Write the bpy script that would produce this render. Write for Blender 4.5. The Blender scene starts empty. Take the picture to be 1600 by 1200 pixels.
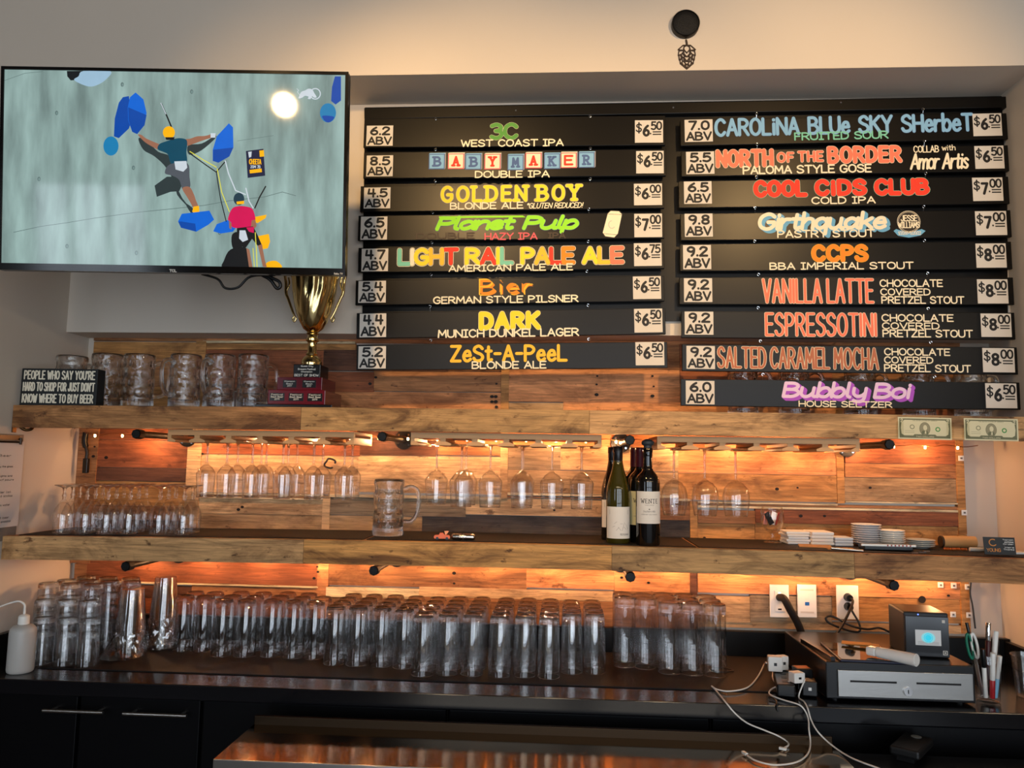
import bpy, math, random
from math import sin, cos, pi, radians, sqrt, atan2, hypot
from mathutils import Vector, Matrix
random.seed(7)
SC = bpy.context.scene
COL = SC.collection

# ------------------------------------------------------------------ camera
CAM_P = Vector((0.0, -2.72, 1.55)); FPX = 1200.0
_y, _p, _r = radians(3.5), radians(5.8), radians(.9)
CW = Vector((-sin(_y)*cos(_p), cos(_y)*cos(_p), sin(_p)))
_r0 = Vector((cos(_y), sin(_y), 0)); _u0 = _r0.cross(CW)
CR = _r0*cos(_r)+_u0*sin(_r); CU = _u0*cos(_r)-_r0*sin(_r)
cam = bpy.data.objects.new('camera', bpy.data.cameras.new('camera')); COL.objects.link(cam)
cam.matrix_world = Matrix(((CR.x, CU.x, -CW.x, CAM_P.x), (CR.y, CU.y, -CW.y, CAM_P.y), (CR.z, CU.z, -CW.z, CAM_P.z), (0, 0, 0, 1)))
cam.data.sensor_width = 36; cam.data.lens = 36*FPX/1600; cam.data.clip_start = .02
SC.camera = cam

# ------------------------------------------------------------------ world, lights, exposure
W = bpy.data.worlds.new('world'); SC.world = W; W.use_nodes = True
W.node_tree.nodes['Background'].inputs[0].default_value = (.62, .78, 1.0, 1)
W.node_tree.nodes['Background'].inputs[1].default_value = 1.0
vs = SC.view_settings
vs.view_transform = 'Standard'; vs.look = 'None'; vs.exposure = 0.32; vs.gamma = 1.0; vs.use_curve_mapping = False
cy = SC.cycles
cy.max_bounces = 20; cy.transmission_bounces = 18; cy.glossy_bounces = 6; cy.diffuse_bounces = 4
cy.transparent_max_bounces = 48; cy.sample_clamp_indirect = 4.0; cy.caustics_reflective = True; cy.caustics_refractive = True
cy.blur_glossy = 0.0

def lamp(name, kind, loc, power, col, target=None, **kw):
    d = bpy.data.lights.new(name, kind); d.energy = power; d.color = col
    for k, v in kw.items(): setattr(d, k, v)
    o = bpy.data.objects.new(name, d); COL.objects.link(o); o.location = loc
    if target is not None:
        o.rotation_euler = (Vector(target)-Vector(loc)).to_track_quat('-Z', 'Y').to_euler()
    return o
WIN_Y = -5.4    # street front of the taproom: glazed doors (centre x, width, bottom, top)
WINS = [(-3.5, 1.0, 1.35, 3.0), (-.58, 1.35, .15, 2.85), (.98, 1.35, .15, 2.85), (2.54, 1.35, .15, 2.85)]
DAY = 3.1
for wx, ww, z0, z1 in WINS:       # daylight through them
    lamp('window_daylight', 'AREA', (wx, WIN_Y-.12, (z0+z1)/2), DAY*pi*(ww-.05)*(z1-z0-.05), (.84, .92, 1.0), (wx, 0, (z0+z1)/2), shape='RECTANGLE', size=ww-.05, size_y=z1-z0-.05)
WARM = (1.0, .62, .26)
SPOTS = [((-.50, -1.95, 2.98), (-.22, -.16, 2.22), 95), ((1.05, -1.95, 2.98), (.75, -.16, 2.36), 78), ((-.93, -1.46, 2.70), (-.85, -.5, 2.55), 16)]
for L, T, P in SPOTS:  # ceiling spots over the bar
    lamp('bar_spot', 'SPOT', L, P, WARM, T, spot_size=radians(66), spot_blend=.9, shadow_soft_size=.04)
for k in range(6):     # row of bare pendant bulbs over the seats
    lamp('pendant_bulb', 'POINT', (-.75+.72*k, -3.5, 2.5), 7, (1.0, .76, .48), shadow_soft_size=.045)

# ------------------------------------------------------------------ pixel -> point on a real plane
def ray(x, y): return CW+CR*((x-800)/FPX)+CU*((600-y)/FPX)
def pY(x, y, Y):
    d = ray(x, y); return CAM_P+d*((Y-CAM_P.y)/d.y)
def pZ(x, y, Z):
    d = ray(x, y); return CAM_P+d*((Z-CAM_P.z)/d.z)
def pX(x, y, X):
    d = ray(x, y); return CAM_P+d*((X-CAM_P.x)/d.x)
def pD(x, y, D): return CAM_P+ray(x, y)*D

# ------------------------------------------------------------------ materials
def lin(c): return tuple((v/12.92 if v <= .04045 else ((v+.055)/1.055)**2.4) for v in c)
def rgb(*c): return lin([v/255 for v in c])
MATS = {}
def N(nt, t, **kw):
    n = nt.nodes.new(t)
    for k, v in kw.items():
        if k[0] == '_': setattr(n, k[1:], v)
        else: n.inputs[k.replace('__', ' ')].default_value = v
    return n
def mat(name, col, rough=.5, metal=0., spec=.5, var=0., vscale=8., bump=0., bscale=60., emit=None, estr=1., stretch=(1, 1, 1), trans=0., ior=1.45, alpha=1., coat=0., sss=0.):
    if name in MATS: return MATS[name]
    m = bpy.data.materials.new(name); m.use_nodes = True; nt = m.node_tree; b = nt.nodes['Principled BSDF']
    b.inputs['Base Color'].default_value = (*col, 1); b.inputs['Roughness'].default_value = rough
    b.inputs['Metallic'].default_value = metal; b.inputs['Specular IOR Level'].default_value = spec
    b.inputs['Transmission Weight'].default_value = trans; b.inputs['IOR'].default_value = ior
    b.inputs['Alpha'].default_value = alpha; b.inputs['Coat Weight'].default_value = coat
    if sss: b.inputs['Subsurface Weight'].default_value = sss; b.inputs['Subsurface Radius'].default_value = (.01, .01, .01)
    if emit: b.inputs['Emission Color'].default_value = (*emit, 1); b.inputs['Emission Strength'].default_value = estr
    tc = N(nt, 'ShaderNodeTexCoord'); mp = N(nt, 'ShaderNodeMapping'); mp.inputs['Scale'].default_value = stretch
    nt.links.new(tc.outputs['Object'], mp.inputs['Vector'])
    no = N(nt, 'ShaderNodeTexNoise', Scale=vscale, Detail=5.); nt.links.new(mp.outputs[0], no.inputs['Vector'])
    if var:
        mx = N(nt, 'ShaderNodeMix', _data_type='RGBA', _blend_type='MIX')
        mx.inputs['A'].default_value = (*[max(0, v*(1-var)) for v in col], 1); mx.inputs['B'].default_value = (*[min(1, v*(1+var)) for v in col], 1)
        nt.links.new(no.outputs[0], mx.inputs['Factor']); nt.links.new(mx.outputs['Result'], b.inputs['Base Color'])
        if emit: nt.links.new(mx.outputs['Result'], b.inputs['Emission Color'])
    if bump:
        n2 = N(nt, 'ShaderNodeTexNoise', Scale=bscale, Detail=4.); nt.links.new(mp.outputs[0], n2.inputs['Vector'])
        bp = N(nt, 'ShaderNodeBump', Strength=bump, Distance=.004); nt.links.new(n2.outputs[0], bp.inputs['Height'])
        nt.links.new(bp.outputs[0], b.inputs['Normal'])
    MATS[name] = m; return m
def glass(name, col=(1, 1, 1), rough=0., ior=1.47, clear=.22, bump=0.):
    if name in MATS: return MATS[name]
    m = bpy.data.materials.new(name); m.use_nodes = True; nt = m.node_tree; nt.nodes.remove(nt.nodes['Principled BSDF'])
    g = N(nt, 'ShaderNodeBsdfGlass', Color=(*col, 1), Roughness=rough, IOR=ior); t = N(nt, 'ShaderNodeBsdfTransparent', Color=(*col, 1))
    mx = N(nt, 'ShaderNodeMixShader', Fac=clear); nt.links.new(g.outputs[0], mx.inputs[1]); nt.links.new(t.outputs[0], mx.inputs[2])
    nt.links.new(mx.outputs[0], nt.nodes['Material Output'].inputs[0])
    if bump:
        n2 = N(nt, 'ShaderNodeTexNoise', Scale=70., Detail=3.); bp = N(nt, 'ShaderNodeBump', Strength=bump, Distance=.01)
        tc = N(nt, 'ShaderNodeTexCoord'); nt.links.new(tc.outputs['Object'], n2.inputs['Vector'])
        nt.links.new(n2.outputs[0], bp.inputs['Height']); nt.links.new(bp.outputs[0], g.inputs['Normal'])
    MATS[name] = m; return m
def thin_glass(name, tint=(1, 1, 1), gain=1.0, rough=.0):
    """blown glass wall: clear straight through, mirror-like by Fresnel"""
    m = bpy.data.materials.new(name); m.use_nodes = True; nt = m.node_tree; nt.nodes.remove(nt.nodes['Principled BSDF']); L = nt.links.new
    g = N(nt, 'ShaderNodeBsdfGlossy', Roughness=rough); t = N(nt, 'ShaderNodeBsdfTransparent', Color=(*tint, 1)); f = N(nt, 'ShaderNodeLayerWeight', Blend=.5)   # Schlick's Fresnel curve
    p = N(nt, 'ShaderNodeMath', _operation='POWER'); p.inputs[1].default_value = 4.; L(f.outputs['Facing'], p.inputs[0])
    k = N(nt, 'ShaderNodeMath', _operation='MULTIPLY_ADD', _use_clamp=True); k.inputs[1].default_value = .88; k.inputs[2].default_value = .07*gain; L(p.outputs[0], k.inputs[0])
    mx = N(nt, 'ShaderNodeMixShader'); L(k.outputs[0], mx.inputs[0]); L(t.outputs[0], mx.inputs[1]); L(g.outputs[0], mx.inputs[2])
    L(mx.outputs[0], nt.nodes['Material Output'].inputs[0]); MATS[name] = m; return m
def wood(name, stain=.5, rough=.62, knots=1.):
    """reclaimed boards: every board's own colour comes from the mesh attribute 'tone', its grain offset from 'seed'"""
    if name in MATS: return MATS[name]
    m = bpy.data.materials.new(name); m.use_nodes = True; nt = m.node_tree; L = nt.links.new; b = nt.nodes['Principled BSDF']
    b.inputs['Roughness'].default_value = rough; b.inputs['Specular IOR Level'].default_value = .3
    tc = N(nt, 'ShaderNodeTexCoord'); tone = N(nt, 'ShaderNodeAttribute', _attribute_name='tone'); seed = N(nt, 'ShaderNodeAttribute', _attribute_name='seed')
    off = N(nt, 'ShaderNodeVectorMath', _operation='SCALE'); off.inputs[0].default_value = (3.7, 1.3, 7.9); L(seed.outputs['Fac'], off.inputs['Scale'])
    ad = N(nt, 'ShaderNodeVectorMath', _operation='ADD'); L(tc.outputs['Object'], ad.inputs[0]); L(off.outputs[0], ad.inputs[1])
    def noise(sx, sz, scale, detail, dist=0.):
        mp = N(nt, 'ShaderNodeMapping'); mp.inputs['Scale'].default_value = (sx, 1, sz); L(ad.outputs[0], mp.inputs['Vector'])
        n = N(nt, 'ShaderNodeTexNoise', Scale=scale, Detail=detail, Roughness=.65, Distortion=dist); L(mp.outputs[0], n.inputs['Vector']); return n
    def ramp(src, a, c, lo, hi):
        r = N(nt, 'ShaderNodeMapRange'); r.inputs['From Min'].default_value = a; r.inputs['From Max'].default_value = c
        r.inputs['To Min'].default_value = lo; r.inputs['To Max'].default_value = hi; L(src, r.inputs['Value']); return r.outputs[0]
    grain = noise(.9, 16, 5., 8, 1.2); fine = noise(3., 90, 6., 4); blot = noise(1.0, 2.8, 4.2, 7, .8); spot = noise(2.2, 4.2, 9., 5)
    g1 = ramp(grain.outputs[0], .3, .72, .50, 1.34); g2 = ramp(fine.outputs[0], .3, .7, .84, 1.14)
    mu = N(nt, 'ShaderNodeMath', _operation='MULTIPLY'); L(g1, mu.inputs[0]); L(g2, mu.inputs[1])
    sc = N(nt, 'ShaderNodeVectorMath', _operation='SCALE'); L(tone.outputs['Color'], sc.inputs[0]); L(mu.outputs[0], sc.inputs['Scale'])
    st = N(nt, 'ShaderNodeMix', _data_type='RGBA', _blend_type='MULTIPLY'); L(sc.outputs[0], st.inputs['A']); st.inputs['B'].default_value = (.30, .25, .22, 1)
    L(ramp(blot.outputs[0], .47, .66, 0., stain), st.inputs['Factor'])
    s2 = N(nt, 'ShaderNodeMix', _data_type='RGBA', _blend_type='MULTIPLY'); L(st.outputs['Result'], s2.inputs['A']); s2.inputs['B'].default_value = (.22, .17, .14, 1)
    L(ramp(spot.outputs[0], .62, .71, 0., .85*knots), s2.inputs['Factor'])
    L(s2.outputs['Result'], b.inputs['Base Color'])
    bp = N(nt, 'ShaderNodeBump', Strength=.35, Distance=.002); L(mu.outputs[0], bp.inputs['Height']); L(bp.outputs[0], b.inputs['Normal'])
    MATS[name] = m; return m

M_wall = mat('painted_wall', rgb(206, 195, 181), .75, spec=.2, var=.03, vscale=3, bump=.05, bscale=220)
M_wood = wood('reclaimed_boards', .75); M_shelf = wood('shelf_timber', 1.0, .6, 1.25)
M_black = mat('black_laminate', rgb(14, 14, 17), .16, spec=.5)
M_blackmat = mat('black_paint', rgb(8, 7, 6), .33, spec=.27, var=.35, vscale=9, stretch=(1, 1, 8))
M_rubber = mat('brown_black_rubber', rgb(20, 14, 11), .6, spec=.3, bump=.5, bscale=400)
M_bplastic = mat('black_plastic', rgb(12, 12, 13), .3)
M_bcable = mat('black_cable_skin', rgb(10, 10, 11), .4)
M_pipe = mat('black_iron', rgb(22, 20, 19), .45, metal=.6, bump=.2, bscale=150)
M_chrome = mat('chrome', (.8, .8, .8), .08, metal=1.)
M_steel = mat('brushed_steel', rgb(178, 174, 168), .28, metal=1., bump=.06, bscale=40, stretch=(1, 1, 30))
M_white = mat('white_plastic', rgb(228, 226, 220), .35)
M_ceramic = mat('white_ceramic', rgb(232, 228, 220), .18)
M_card = mat('white_card', rgb(206, 200, 190), .75, var=.05, vscale=20)
M_ink = mat('black_marker', rgb(10, 8, 8), .6)
M_cream = mat('cream_chalk', rgb(238, 226, 196), .7)
M_paper = mat('paper', rgb(212, 206, 202), .8)
G_glass = thin_glass('clear_glass', (.985, .985, .985)); G_thick = glass('thick_glass', (.985, .99, .985), 0., 1.49, .26)
G_mug = glass('mug_glass', (.99, .99, .985), 0., 1.5, .12)
G_cup = thin_glass('clear_plastic', (.96, .96, .96), 1.7, .08)

# ------------------------------------------------------------------ object helpers
def tag(o, label=None, cat=None, group=None, kind=None):
    for k, v in (('label', label), ('category', cat), ('group', group), ('kind', kind)):
        if v: o[k] = v
    return o
def thing(name, label, cat, loc=(0, 0, 0), rot=(0, 0, 0), group=None):
    o = bpy.data.objects.new(name, None); COL.objects.link(o); o.location = loc; o.rotation_euler = rot; o.empty_display_size = .02
    return tag(o, label, cat, group)
def tree_copy(o, parent=None):
    c = o.copy(); COL.objects.link(c)
    if parent: c.parent = parent
    for ch in [k for k in KIDS.get(o.name, [])]:
        d = tree_copy(ch, c); KIDS.setdefault(c.name, []).append(d)
    return c
KIDS = {}
def dup(root, loc, label, group=None, rz=None):
    c = tree_copy(root); c.location = loc; c['label'] = label
    if group: c['group'] = group
    if rz is not None: c.rotation_euler = (root.rotation_euler.x, root.rotation_euler.y, rz)
    return c
ORD = 'first second third fourth fifth sixth seventh eighth ninth tenth eleventh twelfth thirteenth fourteenth fifteenth sixteenth seventeenth eighteenth nineteenth twentieth'.split()

def catmull(pts, n=6):
    P = [Vector(p) for p in pts]; closed = (P[0]-P[-1]).length < 1e-6
    out = []
    for i in range(len(P)-1):
        p0 = P[i-1] if i > 0 else (P[-2] if closed else P[0]*2-P[1]); p1, p2 = P[i], P[i+1]
        p3 = P[i+2] if i+2 < len(P) else (P[1] if closed else P[-1]*2-P[-2])
        for k in range(n):
            t = k/n
            out.append(.5*((2*p1)+(p2-p0)*t+(2*p0-5*p1+4*p2-p3)*t*t+(3*p1-p0-3*p2+p3)*t**3))
    return out+[P[-1]]

class MB:
    def __init__(s): s.v = []; s.f = []; s.m = []; s.tone = []; s.seed = []; s.ct = (1, 1, 1); s.cs = 0.
    def add(s, vs, fs, m=0):
        b = len(s.v); s.v += [tuple(v) for v in vs]
        for f in fs: s.f.append([b+i for i in f]); s.m.append(m); s.tone.append(s.ct); s.seed.append(s.cs)
        return s
    def box(s, x0, x1, y0, y1, z0, z1, m=0):
        return s.add([(x0, y0, z0), (x1, y0, z0), (x1, y1, z0), (x0, y1, z0), (x0, y0, z1), (x1, y0, z1), (x1, y1, z1), (x0, y1, z1)],
                     [(0, 3, 2, 1), (4, 5, 6, 7), (0, 1, 5, 4), (1, 2, 6, 5), (2, 3, 7, 6), (3, 0, 4, 7)], m)
    def hexa(s, q, y0, y1, m=0):   # q: 4 (x,z) corners counter-clockwise seen from the front
        vs = [(x, y0, z) for x, z in q]+[(x, y1, z) for x, z in q]
        return s.add(vs, [(0, 1, 2, 3), (7, 6, 5, 4), (0, 4, 5, 1), (1, 5, 6, 2), (2, 6, 7, 3), (3, 7, 4, 0)], m)
    def prism(s, pts, y0, y1, m=0, msides=None):
        n = len(pts); vs = [(x, y0, z) for x, z in pts]+[(x, y1, z) for x, z in pts]
        s.add(vs, [tuple(range(n)), tuple(range(2*n-1, n-1, -1))], m)
        return s.add(vs, [(i, n+i, n+(i+1) % n, (i+1) % n) for i in range(n)], m if msides is None else msides)
    def poly(s, pts, y, m=0): return s.add([(x, y, z) for x, z in pts], [tuple(range(len(pts)))], m)
    def disc(s, cx, cz, rx, y, m=0, rz=None, n=20, a0=0):
        rz = rz or rx; return s.poly([(cx+rx*cos(a0+2*pi*i/n), cz+rz*sin(a0+2*pi*i/n)) for i in range(n)], y, m)
    def ring(s, cx, cz, r0, r1, y, m=0, n=28, kz=1.):
        vs = [(cx+r*cos(2*pi*i/n), y, cz+kz*r*sin(2*pi*i/n)) for r in (r0, r1) for i in range(n)]
        return s.add(vs, [(i, n+i, n+(i+1) % n, (i+1) % n) for i in range(n)], m)
    def lathe(s, prof, n=28, m=0, c=(0, 0, 0), mod=None):
        rows = []; vs = []
        for r, z in prof:
            if r < 1e-6: rows.append([len(vs)]); vs.append((c[0], c[1], c[2]+z)); continue
            row = []
            for i in range(n):
                a = 2*pi*i/n; rr = r*(mod(a, z, r) if mod else 1); row.append(len(vs)); vs.append((c[0]+rr*cos(a), c[1]+rr*sin(a), c[2]+z))
            rows.append(row)
        fs = []
        for A, B in zip(rows, rows[1:]):
            if len(A) == 1 and len(B) == 1: continue
            for i in range(n):
                j = (i+1) % n
                if len(A) == 1: fs.append((A[0], B[j], B[i]))
                elif len(B) == 1: fs.append((A[i], A[j], B[0]))
                else: fs.append((A[i], A[j], B[j], B[i]))
        return s.add(vs, fs, m)
    def tube(s, pts, r, n=8, m=0, smooth=0, caps=True):
        P = catmull(pts, smooth) if smooth else [Vector(p) for p in pts]
        R = r if callable(r) else (lambda t: r)
        T = [(P[min(i+1, len(P)-1)]-P[max(i-1, 0)]).normalized() for i in range(len(P))]
        u = T[0].orthogonal().normalized(); vs = []; fs = []
        for i, p in enumerate(P):
            if i: u = (u-T[i]*u.dot(T[i])).normalized()
            w = T[i].cross(u); rr = R(i/(len(P)-1))
            vs += [p+(u*cos(2*pi*k/n)+w*sin(2*pi*k/n))*rr for k in range(n)]
        for i in range(len(P)-1):
            for k in range(n):
                k2 = (k+1) % n; fs.append((i*n+k, i*n+k2, (i+1)*n+k2, (i+1)*n+k))
        if caps: fs += [tuple(range(n-1, -1, -1)), tuple((len(P)-1)*n+k for k in range(n))]
        return s.add(vs, fs, m)
    def ribbon(s, strokes, t, y, m=0, nib=None, nd=10):
        for st in strokes:
            runs = [[st[0]]]                                   # split at sharp corners, then one clean strip per run
            for i in range(1, len(st)):
                if hypot(st[i][0]-runs[-1][-1][0], st[i][1]-runs[-1][-1][1]) < 1e-6: continue
                runs[-1].append(st[i])
                if i < len(st)-1:
                    u = (st[i][0]-st[i-1][0], st[i][1]-st[i-1][1]); v = (st[i+1][0]-st[i][0], st[i+1][1]-st[i][1])
                    if u[0]*v[0]+u[1]*v[1] < .55*hypot(*u)*hypot(*v): runs.append([st[i]])
            for P in runs:
                if len(P) < 2:
                    continue
                s.k = (getattr(s, 'k', 0)+1) % 4; yy = y-s.k*4e-5; L = []; R = []; shut = hypot(P[0][0]-P[-1][0], P[0][1]-P[-1][1]) < 1e-6
                for i, p in enumerate(P):
                    q0, q1 = (P[-2], P[1]) if shut and i in (0, len(P)-1) else (P[max(i-1, 0)], P[min(i+1, len(P)-1)]); dx, dz = q1[0]-q0[0], q1[1]-q0[1]; l = hypot(dx, dz) or 1
                    if nib is None: nx, nz = -dz/l*t/2, dx/l*t/2
                    else: nx, nz = -cos(nib)*t/2, sin(nib)*t/2
                    L.append((p[0]+nx, p[1]+nz)); R.append((p[0]-nx, p[1]-nz))
                n = len(P)
                s.add([(a, yy-i*1e-6, b) for i, (a, b) in enumerate(L)]+[(a, yy-i*1e-6, b) for i, (a, b) in enumerate(R)], [(n+i, n+i+1, i+1, i) for i in range(n-1)], m)
                if nib is None and not shut:
                    for c, e, yy in ((P[0], L[0], yy), (P[-1], R[-1], yy-n*1e-6)):
                        a0 = atan2(e[1]-c[1], e[0]-c[0]); s.poly([(c[0]+t/2*cos(a0+pi*k/(nd//2+1)), c[1]+t/2*sin(a0+pi*k/(nd//2+1))) for k in range(nd//2+2)], yy, m)
        return s
    def build(s, name, mats, parent=None, smooth=None, bevel=0., loc=None, rot=None, wood=False):
        me = bpy.data.meshes.new(name); me.from_pydata(s.v, [], s.f)
        for mm in (mats if isinstance(mats, (list, tuple)) else [mats]): me.materials.append(mm)
        me.polygons.foreach_set('material_index', s.m)
        if wood:
            me.attributes.new('tone', 'FLOAT_COLOR', 'FACE').data.foreach_set('color', [c for t in s.tone for c in (*t, 1.)])
            me.attributes.new('seed', 'FLOAT', 'FACE').data.foreach_set('value', s.seed)
        if smooth:
            me.polygons.foreach_set('use_smooth', [True]*len(s.f)); me.set_sharp_from_angle(angle=radians(smooth))
        me.update()
        o = bpy.data.objects.new(name, me); COL.objects.link(o)
        if parent: o.parent = parent; KIDS.setdefault(parent.name, []).append(o)
        if loc is not None: o.location = loc
        if rot is not None: o.rotation_euler = rot
        if bevel:
            bv = o.modifiers.new('edges', 'BEVEL'); bv.width = bevel; bv.segments = 2; bv.limit_method = 'ANGLE'
        return o
def sub_tree(profiles, name_parts, root, mats, n=28, smooth=50, mod=None):
    for (nm, prof), m in zip(profiles, mats): MB().lathe(prof, n, 0, mod=mod).build(nm, m, root, smooth)

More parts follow.
